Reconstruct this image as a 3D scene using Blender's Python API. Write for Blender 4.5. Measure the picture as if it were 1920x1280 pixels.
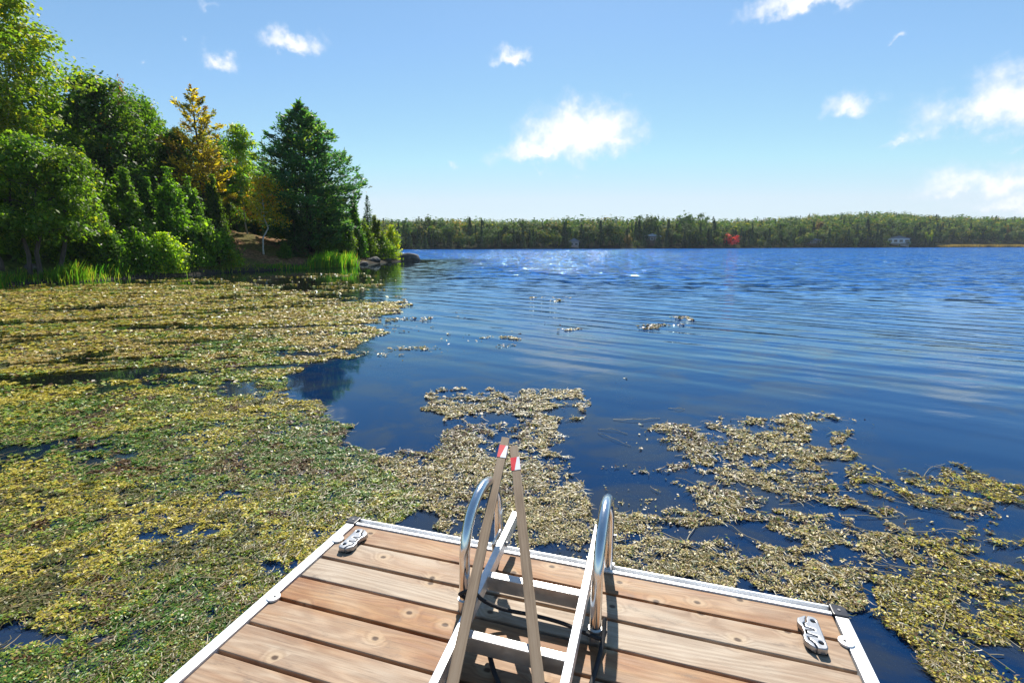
import bpy, bmesh, math, random
import numpy as np
from mathutils import Vector, Matrix, Euler

R = math.radians
for o in list(bpy.data.objects):
    bpy.data.objects.remove(o)
sc = bpy.context.scene
COL = sc.collection

# ------------------------------------------------------------------ camera
F, H0, CZ, DZ = 925.0, 457.0, 1.88, 0.38      # focal length and horizon row at 1920 px, eye height, deck height above the water
PITCH = math.atan((640 - H0) / F)
C_, S_ = math.cos(PITCH), math.sin(PITCH)
cam = bpy.data.cameras.new('camera')
cam.sensor_width = 36.0
cam.lens = F / 1920 * 36
cam.clip_start, cam.clip_end = 0.05, 6000
co = bpy.data.objects.new('camera', cam)
COL.objects.link(co)
co.location = (0, 0, CZ)
co.rotation_euler = (R(90) - PITCH, 0, 0)
sc.camera = co

# ------------------------------------------------------------------ sun, exposure
SUN_EL, SUN_AZ = R(47), R(6.5)                  # azimuth clockwise from +Y
sl = bpy.data.lights.new('sun', 'SUN')
sl.energy, sl.angle, sl.color = 4.6, R(0.53), (1.0, 0.94, 0.84)
so = bpy.data.objects.new('sun', sl)
COL.objects.link(so)
sd = Vector((math.sin(SUN_AZ) * math.cos(SUN_EL), math.cos(SUN_AZ) * math.cos(SUN_EL), math.sin(SUN_EL)))
so.rotation_euler = sd.to_track_quat('Z', 'Y').to_euler()
so.location = (0, 0, 60)
vs = sc.view_settings
vs.view_transform, vs.look, vs.gamma, vs.use_curve_mapping = 'Standard', 'None', 1.0, False
vs.exposure = 0.65
sc.cycles.max_bounces = 6
sc.cycles.transparent_max_bounces = 12
sc.cycles.caustics_reflective = False
sc.cycles.caustics_refractive = False
sc.cycles.sample_clamp_indirect = 6.0


def at(x, y, z=0.0):
    """the point at height z seen at photo pixel x, y"""
    v = (y - 640) / F
    d = Vector(((x - 960) / F, C_ - v * S_, -(v * C_ + S_)))
    return Vector((0, 0, CZ)) + d * ((z - CZ) / d.z)


def col_at(x, Y, z=0.5):
    """world X of the photo column x at forward distance Y"""
    return (x - 960) / F * (Y * C_ - (z - CZ) * S_)


def z_at(Y, y):
    v = (y - 640) / F
    return CZ - Y * (v * C_ + S_) / (C_ - v * S_)


# ------------------------------------------------------------------ node helpers
class NT:
    def __init__(s, tree):
        s.t = tree
        s.t.nodes.clear()

    def __call__(s, typ, ins=None, **props):
        n = s.t.nodes.new(typ)
        for k, v in props.items():
            setattr(n, k, v)
        for k, v in (ins or {}).items():
            sock = n.inputs[k]
            if isinstance(v, bpy.types.NodeSocket):
                s.t.links.new(v, sock)
            else:
                sock.default_value = v
        return n

    def math(s, op, a, b=0.0, c=0.0, clamp=False):
        return s('ShaderNodeMath', {0: a, 1: b, 2: c}, operation=op, use_clamp=clamp).outputs[0]

    def vmath(s, op, a, b=(0, 0, 0)):
        n = s('ShaderNodeVectorMath', {0: a, 1: b}, operation=op)
        return n.outputs['Value'] if op in ('DOT_PRODUCT', 'LENGTH') else n.outputs[0]

    def mix(s, f, a, b, blend='MIX'):
        n = s('ShaderNodeMix', data_type='RGBA', blend_type=blend)
        for k, v in ((0, f), (6, a), (7, b)):
            if isinstance(v, bpy.types.NodeSocket):
                s.t.links.new(v, n.inputs[k])
            else:
                n.inputs[k].default_value = v if k == 0 else (*v[:3], 1)
        return n.outputs[2]

    def noise(s, vec, scale, detail=4, rough=0.55, dist=0.0):
        return s('ShaderNodeTexNoise', {'Vector': vec, 'Scale': scale, 'Detail': detail, 'Roughness': rough, 'Distortion': dist}).outputs[0]

    def remap(s, v, a, b, c=0.0, d=1.0, smooth=True):
        n = s('ShaderNodeMapRange', {0: v, 1: a, 2: b, 3: c, 4: d})
        if smooth:
            n.interpolation_type = 'SMOOTHSTEP'
        return n.outputs[0]

    def ramp(s, v, stops):
        n = s('ShaderNodeValToRGB', {0: v})
        e = n.color_ramp.elements
        while len(e) < len(stops):
            e.new(0.5)
        for q, (p, c) in zip(e, stops):
            q.position, q.color = p, (*c, 1)
        return n.outputs[0]

    def mapping(s, vec, scale=(1, 1, 1), rot=(0, 0, 0), loc=(0, 0, 0)):
        return s('ShaderNodeMapping', {'Vector': vec, 'Scale': scale, 'Rotation': rot, 'Location': loc}).outputs[0]


def material(name):
    m = bpy.data.materials.new(name)
    m.use_nodes = True
    return m, NT(m.node_tree)


def finish(n, shader):
    out = n('ShaderNodeOutputMaterial')
    n.t.links.new(shader, out.inputs[0])


# ------------------------------------------------------------------ sky with fair-weather clouds
world = bpy.data.worlds.new('World')
sc.world = world
world.use_nodes = True
n = NT(world.node_tree)
SKY = 0.084
sky = n('ShaderNodeTexSky', sky_type='NISHITA', sun_disc=False)
sky.sun_elevation, sky.sun_rotation = SUN_EL, SUN_AZ
sky.air_density, sky.dust_density, sky.ozone_density = 1.0, 0.1, 3.0
gen = n('ShaderNodeTexCoord').outputs['Generated']
skyp = n('ShaderNodeVectorMath', {0: n('ShaderNodeGamma', {'Color': n.vmath('MULTIPLY', sky.outputs[0], (.111, .111, .111)), 'Gamma': .8}).outputs[0], 'Scale': 9.0}, operation='SCALE').outputs[0]
skyc = n('ShaderNodeHueSaturation', {'Saturation': 1.12, 'Value': 1.0, 'Color': n.mix(1.0, skyp, (.86, .945, .97), 'MULTIPLY')}).outputs[0]
# clouds: photo centre, half sizes (px), strength
CL = [(1090, 258, 95, 52, 1.1), (1010, 285, 95, 30, .9), (1155, 262, 60, 32, .8), (1010, 318, 60, 14, .30), (940, 290, 40, 16, .35),
      (1845, 208, 66, 30, .78), (1902, 198, 48, 36, .85), (1735, 245, 40, 28, .30), (1690, 268, 28, 14, .35), (1905, 268, 22, 14, .3),
      (1890, 342, 80, 28, .72), (1805, 360, 80, 16, .45), (1890, 385, 100, 22, .42),
      (1598, 200, 38, 24, .75), (965, 106, 34, 17, .85), (552, 82, 36, 19, .95), (412, 112, 24, 16, .85),
      (1515, 4, 70, 16, .8), (852, 312, 22, 17, .28), (1085, 330, 25, 10, .28), (268, 110, 14, 10, .22), (1690, 70, 16, 10, .2), (340, 75, 12, 8, .15), (380, 12, 22, 14, .2)]
nz1 = n.noise(n.vmath('ADD', gen, (3.1, 1.7, 0.4)), 16, 7, .58)
nz2 = n.noise(gen, 55, 5, .6)
warp = n('ShaderNodeTexNoise', {'Vector': gen, 'Scale': 24.0, 'Detail': 5.0, 'Roughness': .6}).outputs[1]
wdir = n.vmath('ADD', gen, n.vmath('SCALE', n.vmath('SUBTRACT', warp, (.5, .5, .5))))
wdir.node.inputs[1].links[0].from_node.inputs['Scale'].default_value = 0.075
field, shade = None, None
for cx, cy, a, b, k in CL:
    v = (cy - 640) / F
    d = Vector(((cx - 960) / F, C_ - v * S_, -(v * C_ + S_))).normalized()
    rt = d.cross(Vector((0, 0, 1))).normalized()
    up = rt.cross(d)
    L = math.sqrt(((cx - 960) / F) ** 2 + v * v + 1)
    dd = n.vmath('DOT_PRODUCT', wdir, tuple(d))
    s_ = n.math('DIVIDE', n.vmath('DOT_PRODUCT', wdir, tuple(rt)), dd)
    t_ = n.math('DIVIDE', n.vmath('DOT_PRODUCT', wdir, tuple(up)), dd)
    s_ = n.math('MULTIPLY', s_, L * F / L / L / a)
    t_ = n.math('MULTIPLY', t_, L * F / L / L / b)
    t2 = n.math('MULTIPLY', n.math('MINIMUM', t_, 0.0), .45)          # flatter bases
    q = n.math('ADD', n.math('MULTIPLY', s_, s_), n.math('MULTIPLY', n.math('ADD', t_, t2), n.math('ADD', t_, t2)))
    e = n.math('MULTIPLY', n.math('SUBTRACT', 1.0, n.math('SQRT', q)), 1.0)
    e = n.math('ADD', e, k - 0.9)
    e = n.math('MULTIPLY', e, n.math('GREATER_THAN', dd, 0.2))
    e = n.math('SUBTRACT', e, n.math('LESS_THAN', dd, 0.2))
    field = e if field is None else n.math('MAXIMUM', field, e)
fld = n.math('ADD', field, n.math('MULTIPLY', n.math('SUBTRACT', nz1, .5), 1.25))
fld = n.math('ADD', fld, n.math('MULTIPLY', n.math('SUBTRACT', nz2, .5), .5))
cm = n.math('MULTIPLY', n.remap(fld, -.14, .95), .95)
ccol = n.mix(n.remap(n.math('ADD', fld, n.math('MULTIPLY', n.math('SUBTRACT', nz2, .5), 1.2)), .0, .9), (6.9, 7.4, 8.3), (8.9, 8.85, 8.8))
skyc = n.mix(.8, skyc, (5.5, 6.45, 7.3), 'DARKEN')
wc = n.mix(cm, skyc, ccol)
bg = n('ShaderNodeBackground', {'Color': wc, 'Strength': SKY})
wo = n('ShaderNodeOutputWorld')
n.t.links.new(bg.outputs[0], wo.inputs[0])

# ------------------------------------------------------------------ object helpers
def props(o, label=None, cat=None, group=None, kind=None):
    if label: o['label'] = label
    if cat: o['category'] = cat
    if group: o['group'] = group
    if kind: o['kind'] = kind
    return o


def empty(name, loc=(0, 0, 0), rz=0.0, label=None, cat=None, group=None):
    o = bpy.data.objects.new(name, None)
    COL.objects.link(o)
    o.empty_display_size = .2
    o.location, o.rotation_euler = loc, (0, 0, rz)
    return props(o, label, cat, group)


def link(name, me, parent=None):
    o = bpy.data.objects.new(name, me)
    COL.objects.link(o)
    if parent:
        o.parent = parent
    return o


def np_mesh(name, V, Fq, mats, cols=None, smooth=False, midx=None):
    """mesh from a vertex array and an array of equal-sided faces"""
    V = np.asarray(V, np.float32); Fq = np.asarray(Fq, np.int32)
    me = bpy.data.meshes.new(name)
    k = Fq.shape[1]
    me.vertices.add(len(V)); me.vertices.foreach_set('co', V.ravel())
    me.loops.add(Fq.size); me.loops.foreach_set('vertex_index', Fq.ravel())
    me.polygons.add(len(Fq)); me.polygons.foreach_set('loop_start', np.arange(0, Fq.size, k, dtype=np.int32))
    if smooth:
        me.polygons.foreach_set('use_smooth', np.ones(len(Fq), bool))
    for m in mats if isinstance(mats, (list, tuple)) else [mats]:
        me.materials.append(m)
    if midx is not None:
        me.polygons.foreach_set('material_index', np.asarray(midx, np.int32))
    if cols is not None:
        a = me.color_attributes.new('tint', 'FLOAT_COLOR', 'POINT')
        c4 = np.ones((len(V), 4), np.float32); c4[:, :3] = cols
        a.data.foreach_set('color', c4.ravel())
    me.update(calc_edges=True)
    return me


class MB:
    """collects boxes, tubes and prisms; build() makes ONE mesh object"""
    def __init__(s):
        s.v, s.f, s.mi, s.m = [], [], [], 0

    def add(s, vs_, fs):
        b = len(s.v)
        s.v += [tuple(x) for x in vs_]
        s.f += [tuple(i + b for i in f) for f in fs]
        s.mi += [s.m] * len(fs)
        return s

    def box(s, c, size, M=None):
        hx, hy, hz = size[0] / 2, size[1] / 2, size[2] / 2
        P = [Vector((x * hx, y * hy, z * hz)) for x in (-1, 1) for y in (-1, 1) for z in (-1, 1)]
        if M is not None: P = [M @ q for q in P]
        return s.add([q + Vector(c) for q in P], [(0, 1, 3, 2), (4, 6, 7, 5), (0, 4, 5, 1), (2, 3, 7, 6), (0, 2, 6, 4), (1, 5, 7, 3)])

    def tube(s, path, rad, seg=12, cap=True):
        path = [Vector(q) for q in path]
        rs = rad if isinstance(rad, (list, tuple)) else [rad] * len(path)
        t0 = (path[1] - path[0]).normalized()
        x = t0.orthogonal().normalized()
        V, Fs = [], []
        for i, q in enumerate(path):
            t = (path[min(i + 1, len(path) - 1)] - path[max(i - 1, 0)]).normalized()
            x = (x - t * x.dot(t)).normalized()
            y = t.cross(x)
            for j in range(seg):
                a = 2 * math.pi * j / seg
                V.append(q + (x * math.cos(a) + y * math.sin(a)) * rs[i])
        for i in range(len(path) - 1):
            for j in range(seg):
                k = (j + 1) % seg
                Fs.append((i * seg + j, i * seg + k, (i + 1) * seg + k, (i + 1) * seg + j))
        if cap:
            Fs.append(tuple(reversed(range(seg))))
            Fs.append(tuple((len(path) - 1) * seg + j for j in range(seg)))
        return s.add(V, Fs)

    def prism(s, pts, z0, z1, fn=lambda a, b, c: (a, b, c)):
        k = len(pts)
        V = [fn(x, y, z0) for x, y in pts] + [fn(x, y, z1) for x, y in pts]
        Fs = [tuple(reversed(range(k))), tuple(range(k, 2 * k))] + [(i, (i + 1) % k, k + (i + 1) % k, k + i) for i in range(k)]
        return s.add(V, Fs)

    def build(s, name, mats, parent=None, bevel=0.0, seg=2, smooth=False):
        me = bpy.data.meshes.new(name)
        me.from_pydata(s.v, [], s.f)
        for m in mats if isinstance(mats, (list, tuple)) else [mats]:
            me.materials.append(m)
        for p_, i in zip(me.polygons, s.mi): p_.material_index = i
        bm = bmesh.new(); bm.from_mesh(me)
        bmesh.ops.recalc_face_normals(bm, faces=bm.faces)
        if bevel:
            ed = [e for e in bm.edges if len(e.link_faces) == 2 and e.calc_face_angle(0) > .6]
            bmesh.ops.bevel(bm, geom=ed, offset=bevel, segments=seg, affect='EDGES', profile=.6)
        if smooth:
            for f in bm.faces: f.smooth = True
        bm.to_mesh(me); bm.free()
        if smooth and hasattr(me, 'set_sharp_from_angle'):
            me.set_sharp_from_angle(angle=R(40))
        return link(name, me, parent)


# lattice value noise for layouts (positions only)
def vnoise(x, y, seed=0):
    x = np.asarray(x, float); y = np.asarray(y, float)
    xi, yi = np.floor(x).astype(np.int64), np.floor(y).astype(np.int64)
    fx, fy = x - xi, y - yi
    fx, fy = fx * fx * (3 - 2 * fx), fy * fy * (3 - 2 * fy)

    def h(a, b):
        q = (a * 374761393 + b * 668265263 + seed * 974634777) & 0xFFFFFFFF
        q = ((q ^ (q >> 13)) * 1274126177) & 0xFFFFFFFF
        return ((q ^ (q >> 16)) & 0xFFFF) / 65535.0
    return (h(xi, yi) * (1 - fx) + h(xi + 1, yi) * fx) * (1 - fy) + (h(xi, yi + 1) * (1 - fx) + h(xi + 1, yi + 1) * fx) * fy


def fbm(x, y, oct_=4, seed=0):
    s_, a, t = 0.0, 1.0, 0.0
    for i in range(oct_):
        s_ = s_ + a * vnoise(x * 2 ** i, y * 2 ** i, seed + 17 * i); t += a; a *= .55
    return s_ / t


def inside(px_, py_, poly):
    r = np.zeros(len(px_), bool)
    k = len(poly)
    for i in range(k):
        x1, y1 = poly[i]; x2, y2 = poly[(i + 1) % k]
        c = (y1 > py_) != (y2 > py_)
        with np.errstate(divide='ignore', invalid='ignore'):
            r ^= c & (px_ < (x2 - x1) * (py_ - y1) / (y2 - y1 + 1e-12) + x1)
    return r


def dist_poly(px_, py_, pts, closed=True):
    d = np.full(px_.shape, 1e9)
    k = len(pts)
    for i in range(k if closed else k - 1):
        ax, ay = pts[i]; bx, by = pts[(i + 1) % k]
        L2 = (bx - ax) ** 2 + (by - ay) ** 2
        t = np.clip(((px_ - ax) * (bx - ax) + (py_ - ay) * (by - ay)) / L2, 0, 1)
        d = np.minimum(d, np.hypot(px_ - ax - t * (bx - ax), py_ - ay - t * (by - ay)))
    return d


# ------------------------------------------------------------------ materials
def mat_leaf(name='leaf', rough=.48, spec=.35, trans=.55):
    m, n = material(name)
    tint = n('ShaderNodeVertexColor', layer_name='tint').outputs[0]
    oi = n('ShaderNodeObjectInfo')
    c = n.mix(1.0, tint, oi.outputs['Color'], 'MULTIPLY')
    hs = n('ShaderNodeHueSaturation', {'Hue': n.remap(oi.outputs['Random'], 0, 1, .49, .51, False), 'Saturation': 1.05, 'Value': n.remap(oi.outputs['Random'], 0, 1, .88, 1.12, False), 'Color': c}).outputs[0]
    p = n('ShaderNodeBsdfPrincipled', {'Base Color': hs, 'Roughness': rough, 'Specular IOR Level': spec})
    tc = n.mix(1.0, hs, (2.2, 2.4, .85), 'MULTIPLY')
    t = n('ShaderNodeBsdfTranslucent', {'Color': tc})
    mx = n('ShaderNodeMixShader', {0: trans, 1: p.outputs[0], 2: t.outputs[0]})
    finish(n, mx.outputs[0])
    return m


def mat_bark(name, a, b, birch=False):
    m, n = material(name)
    ob = n('ShaderNodeTexCoord').outputs['Object']
    nz = n.noise(n.mapping(ob, (9, 9, 1.6)), 1.0, 6, .65)
    c = n.ramp(nz, [(.3, a), (.7, b)])
    if birch:
        mk = n.noise(n.mapping(ob, (3, 3, 14)), 1.0, 4, .7)
        c = n.mix(n.remap(mk, .56, .66), c, (.05, .045, .04))
    bmp = n('ShaderNodeBump', {'Strength': .7, 'Distance': .02, 'Height': nz})
    p = n('ShaderNodeBsdfPrincipled', {'Base Color': c, 'Roughness': .9, 'Normal': bmp.outputs[0]})
    finish(n, p.outputs[0])
    return m


def mat_simple(name, col, rough=.5, metal=0.0, vary=.12, scale=6.0, bump=0.0, spec=.5):
    m, n = material(name)
    ob = n('ShaderNodeTexCoord').outputs['Object']
    nz = n.noise(ob, scale, 5, .6)
    c = n.mix(nz, tuple(x * (1 - vary) for x in col), tuple(min(1, x * (1 + vary)) for x in col))
    ins = {'Base Color': c, 'Roughness': n.remap(nz, .3, .7, rough * .85, min(1, rough * 1.15), False), 'Metallic': metal, 'Specular IOR Level': spec}
    if bump:
        ins['Normal'] = n('ShaderNodeBump', {'Strength': .6, 'Distance': bump, 'Height': n.noise(ob, scale * 6, 4, .6)}).outputs[0]
    p = n('ShaderNodeBsdfPrincipled', ins)
    finish(n, p.outputs[0])
    return m


def mat_wood():
    """weathered softwood decking; grain along local X; the object colour R sets how grey, G how brown-red"""
    m, n = material('deck_wood')
    ob = n('ShaderNodeTexCoord').outputs['Object']
    oi = n('ShaderNodeObjectInfo')
    off = n('ShaderNodeCombineXYZ', {0: n.math('MULTIPLY', oi.outputs['Random'], 61.0), 1: n.math('MULTIPLY', oi.outputs['Random'], 17.3), 2: 0.0}).outputs[0]
    pos = n.vmath('ADD', ob, off)
    # knots push the grain aside
    vor = n('ShaderNodeTexVoronoi', {'Vector': n.mapping(pos, (6.2, 8.6, 0)), 'Scale': 1.0, 'Randomness': 1.0}, feature='F1', voronoi_dimensions='2D')
    has = n.math('GREATER_THAN', n('ShaderNodeSeparateColor', {0: vor.outputs['Color']}).outputs[0], .74)
    kd = n.math('ADD', vor.outputs['Distance'], n.math('SUBTRACT', 1.0, has))
    kd = n.math('ADD', kd, n.math('MULTIPLY', n.math('SUBTRACT', n.noise(pos, 60, 3, .6), .5), .05))
    knot = n.remap(kd, .05, .12, 1, 0)
    knot_halo = n.remap(kd, .05, .45, 1, 0)
    low = n.noise(n.mapping(pos, (.9, 5, 0)), 1.0, 2, .5)
    sep = n('ShaderNodeSeparateXYZ', {0: pos})
    yy = n.math('ADD', n.math('MULTIPLY', sep.outputs[1], 26.0), n.math('MULTIPLY', low, 13.0))
    yy = n.math('ADD', yy, n.math('MULTIPLY', knot_halo, 1.9))
    rings = n.math('SINE', n.math('MULTIPLY', yy, 6.2832))
    rings = n.remap(rings, -1, 1)
    fine = n.noise(n.mapping(pos, (5, 210, 0)), 1.0, 5, .7)
    fine2 = n.noise(n.mapping(pos, (2.2, 60, 0)), 1.0, 4, .6)
    blotch = n.noise(n.mapping(pos, (2.4, 7, 0)), 1.0, 4, .6)
    sepc = n('ShaderNodeSeparateColor', {0: oi.outputs['Color']})
    grey = sepc.outputs[0]
    warm = n.ramp(n.math('ADD', n.math('MULTIPLY', blotch, .7), n.math('MULTIPLY', fine2, .3)), [(.28, (.21, .08, .03)), (.44, (.40, .18, .075)), (.56, (.53, .30, .15)), (.74, (.66, .50, .34))])
    cool = n.ramp(n.math('ADD', n.math('MULTIPLY', blotch, .6), n.math('MULTIPLY', fine2, .4)), [(.28, (.36, .25, .17)), (.45, (.55, .43, .32)), (.6, (.64, .53, .42)), (.75, (.72, .63, .54))])
    gmix = n.math('ADD', grey, n.math('MULTIPLY', n.math('SUBTRACT', n.noise(n.mapping(pos, (1.5, 8, 0)), 1.0, 4, .6), .5), 2.3), clamp=True)
    c = n.mix(gmix, warm, cool)
    c = n.mix(n.math('MULTIPLY', rings, .27), c, (.17, .075, .035))
    c = n.mix(n.remap(fine, .50, .72, 0, .5), c, (.10, .055, .035))
    c = n.mix(n.math('MULTIPLY', n.remap(kd, .1, .34, 1, 0), .5), c, (.68, .50, .32))
    c = n.mix(n.math('MULTIPLY', knot, .92), c, (.075, .035, .018))
    check = n.noise(n.mapping(pos, (1.1, 95, 0)), 1.0, 4, .7)
    c = n.mix(n.remap(check, .66, .72, 0, .7), c, (.10, .06, .04))
    dirt = n.noise(n.mapping(pos, (4, 10, 0)), 1.0, 7, .72)
    c = n.mix(n.remap(dirt, .56, .70, 0, .55), c, (.13, .10, .085))
    c = n.mix(1.0, c, (.76, .755, .725), 'MULTIPLY')
    hgt = n.math('ADD', n.math('MULTIPLY', rings, .35), fine)
    bmp = n('ShaderNodeBump', {'Strength': .35, 'Distance': .002, 'Height': hgt})
    p = n('ShaderNodeBsdfPrincipled', {'Base Color': c, 'Roughness': n.remap(fine2, .3, .7, .5, .72, False), 'Specular IOR Level': .35, 'Normal': bmp.outputs[0]})
    finish(n, p.outputs[0])
    return m


def mat_stake():
    m, n = material('stake_wood')
    ob = n('ShaderNodeTexCoord').outputs['Object']
    g = n.noise(n.mapping(ob, (120, 120, 3)), 1.0, 5, .65)
    b = n.noise(n.mapping(ob, (14, 14, 3)), 1.0, 4, .6)
    c = n.ramp(n.math('ADD', n.math('MULTIPLY', g, .5), n.math('MULTIPLY', b, .5)), [(.3, (.13, .085, .05)), (.48, (.27, .19, .12)), (.7, (.38, .29, .20))])
    kn = n('ShaderNodeTexVoronoi', {'Vector': n.mapping(ob, (16, 16, 4.3)), 'Scale': 1.0})
    c = n.mix(n.remap(kn.outputs['Distance'], .1, .22, .9, 0), c, (.06, .035, .02))
    bmp = n('ShaderNodeBump', {'Strength': .4, 'Distance': .002, 'Height': g})
    p = n('ShaderNodeBsdfPrincipled', {'Base Color': c, 'Roughness': .75, 'Normal': bmp.outputs[0]})
    finish(n, p.outputs[0])
    return m


def mat_metal(name, col, rough, scratch=.12, metal=1.0, axis=(40, 4, 40)):
    m, n = material(name)
    ob = n('ShaderNodeTexCoord').outputs['Object']
    s1 = n.noise(n.mapping(ob, axis), 1.0, 5, .7)
    s2 = n.noise(ob, 9.0, 5, .65)
    c = n.mix(n.remap(s2, .35, .7), col, tuple(x * .82 for x in col))
    r = n.math('ADD', n.remap(s1, .3, .7, rough - scratch * .5, rough + scratch * .5, False), n.remap(s2, .5, .75, 0, .12))
    bmp = n('ShaderNodeBump', {'Strength': .12, 'Distance': .001, 'Height': s1})
    p = n('ShaderNodeBsdfPrincipled', {'Base Color': c, 'Roughness': r, 'Metallic': metal, 'Normal': bmp.outputs[0]})
    finish(n, p.outputs[0])
    return m


def mat_water():
    m, n = material('lake_water')
    pos = n('ShaderNodeNewGeometry').outputs['Position']
    sep = n('ShaderNodeSeparateXYZ', {0: pos})
    X, Y = sep.outputs[0], sep.outputs[1]
    patch = n.noise(n.mapping(pos, (.12, .05, 0)), 1.0, 3, .5)
    # open lake beyond the sheltered bay
    k = n.math('ADD', Y, n.math('MULTIPLY', X, .55))
    k = n.math('ADD', k, n.math('MULTIPLY', n.math('SUBTRACT', patch, .5), 5.0))
    open1 = n.remap(k, 4.0, 13.0)
    lee = n.math('MAXIMUM', n.remap(n.math('ADD', X, n.math('MULTIPLY', n.math('SUBTRACT', patch, .5), 4.0)), -10.0, -1.0), n.remap(Y, 56, 72))
    calm = n.math('MULTIPLY', open1, lee)
    far = n.math('MULTIPLY', n.remap(k, 16, 42), lee)
    # long ripples running in to the dock
    rp = n.mapping(pos, (1, 1, 0), (0, 0, R(34)))
    w1 = n('ShaderNodeTexWave', {'Vector': n.mapping(rp, (.30, 1, 1)), 'Scale': .78, 'Distortion': 9.0, 'Detail': 3.0, 'Detail Scale': .55, 'Detail Roughness': .6}, wave_type='BANDS', bands_direction='Y', wave_profile='SIN').outputs[1]
    w2 = n('ShaderNodeTexWave', {'Vector': n.mapping(rp, (.35, 1, 1), (0, 0, R(-16))), 'Scale': .36, 'Distortion': 10.0, 'Detail': 3.0, 'Detail Scale': .5, 'Detail Roughness': .6}, wave_type='BANDS', bands_direction='Y', wave_profile='SIN').outputs[1]
    c1 = n.noise(n.mapping(pos, (.8, 1.5, 0), (0, 0, R(6))), 1.6, 5, .6)
    c2 = n.noise(n.mapping(pos, (.7, 1.2, 0), (0, 0, R(-12))), 6.5, 3, .6)
    sw = n.noise(n.mapping(pos, (.35, .8, 0)), 1.1, 2, .5)
    h = n.math('MULTIPLY', n.math('ADD', n.math('MULTIPLY', n.math('MULTIPLY', w1, n.remap(patch, .35, .65, .3, 1.2)), .009), n.math('MULTIPLY', w2, .013)), n.math('ADD', n.math('MULTIPLY', calm, .9), .02))
    h = n.math('ADD', h, n.math('MULTIPLY', sw, .004))
    h = n.math('ADD', h, n.math('MULTIPLY', c1, n.math('ADD', n.math('MULTIPLY', far, .03), n.math('MULTIPLY', calm, .010))))
    h = n.math('ADD', h, n.math('MULTIPLY', c2, n.math('ADD', n.math('MULTIPLY', calm, .0016), .00012)))
    nb0 = n('ShaderNodeBump', {'Strength': 1.0, 'Distance': 1.0, 'Height': h}).outputs[0]
    # wind-ruffled facets of the open lake, finer than a bump sampled at this distance can carry
    f1 = n('ShaderNodeTexNoise', {'Vector': n.mapping(pos, (.55, 1.0, 0), (0, 0, R(8))), 'Scale': 1.5, 'Detail': 2.5, 'Roughness': .55}).outputs[1]
    gust = n.noise(n.mapping(pos, (.02, .06, 0)), 1.0, 4, .6)
    amp = n.math('MULTIPLY', n.math('ADD', n.math('MULTIPLY', far, 1.75), n.math('ADD', n.math('MULTIPLY', n.math('MULTIPLY', n.remap(Y, 30, 65), lee), .9), n.math('MULTIPLY', calm, .17))), n.remap(gust, .3, .7, .65, 1.2))
    spk = n.remap(n.noise(n.mapping(pos, (1.7, .22, 0)), 1.0, 3, .65), .40, .70, .5, 3.0)
    amp = n.math('MULTIPLY', amp, n.math('ADD', n.math('SUBTRACT', 1.0, far), n.math('MULTIPLY', far, spk)))
    fv = n.vmath('MULTIPLY', n.vmath('SUBTRACT', f1, (.5, .5, .5)), (.8, 1.0, 0.0))
    sc_ = n('ShaderNodeVectorMath', {0: fv, 'Scale': amp}, operation='SCALE').outputs[0]
    nb = n.vmath('NORMALIZE', n.vmath('ADD', nb0, sc_))
    fr = n('ShaderNodeFresnel', {'IOR': 1.38, 'Normal': nb}).outputs[0]
    gl = n('ShaderNodeBsdfGlossy', {'Color': (.70, .90, 1, 1), 'Roughness': n.math('ADD', .04, n.math('MULTIPLY', far, .03)), 'Normal': nb})
    tr = n('ShaderNodeBsdfTransparent', {'Color': (.27, .37, .42, 1)})
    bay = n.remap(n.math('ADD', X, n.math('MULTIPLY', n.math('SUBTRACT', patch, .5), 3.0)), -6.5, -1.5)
    openw = n.remap(n.math('ADD', Y, n.math('MULTIPLY', X, .5)), 5.0, 30.0)
    blue = n.mix(openw, (.002, .032, .125), (.003, .09, .36))  # reflected-sky blue painted into the diffuse colour, stronger over open water
    mk = n.noise(n.mapping(pos, (.8, 1.1, 0), (0, 0, R(20))), 1.1, 9, .68, .6)
    mk2 = n.noise(n.mapping(pos, (.25, .3, 0)), 1.0, 3, .5)
    murk = n.math('MULTIPLY', n.math('MULTIPLY', n.remap(mk, .42, .62), n.remap(mk2, .32, .50)), n.math('SUBTRACT', 1.0, n.remap(Y, 8.0, 15.0)))
    blue = n.mix(n.math('MULTIPLY', murk, .85), blue, (.045, .058, .085))
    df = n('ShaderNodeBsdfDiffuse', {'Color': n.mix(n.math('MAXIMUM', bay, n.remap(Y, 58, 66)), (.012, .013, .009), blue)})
    deep = n.remap(n.math('ADD', Y, n.math('MULTIPLY', X, .5)), 3.0, 12.0, .55, 1.0)
    body = n('ShaderNodeMixShader', {0: deep, 1: tr.outputs[0], 2: df.outputs[0]})
    mx = n('ShaderNodeMixShader', {0: fr, 1: body.outputs[0], 2: gl.outputs[0]})
    finish(n, mx.outputs[0])
    return m


def mat_weed():
    m, n = material('floating_weed')
    tint = n('ShaderNodeVertexColor', layer_name='tint').outputs[0]
    p = n('ShaderNodeBsdfPrincipled', {'Base Color': tint, 'Roughness': .42, 'Specular IOR Level': .45})
    t = n('ShaderNodeBsdfTranslucent', {'Color': n.mix(1.0, tint, (1.3, 1.3, .8), 'MULTIPLY')})
    mx = n('ShaderNodeMixShader', {0: .22, 1: p.outputs[0], 2: t.outputs[0]})
    finish(n, mx.outputs[0])
    return m


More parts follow.
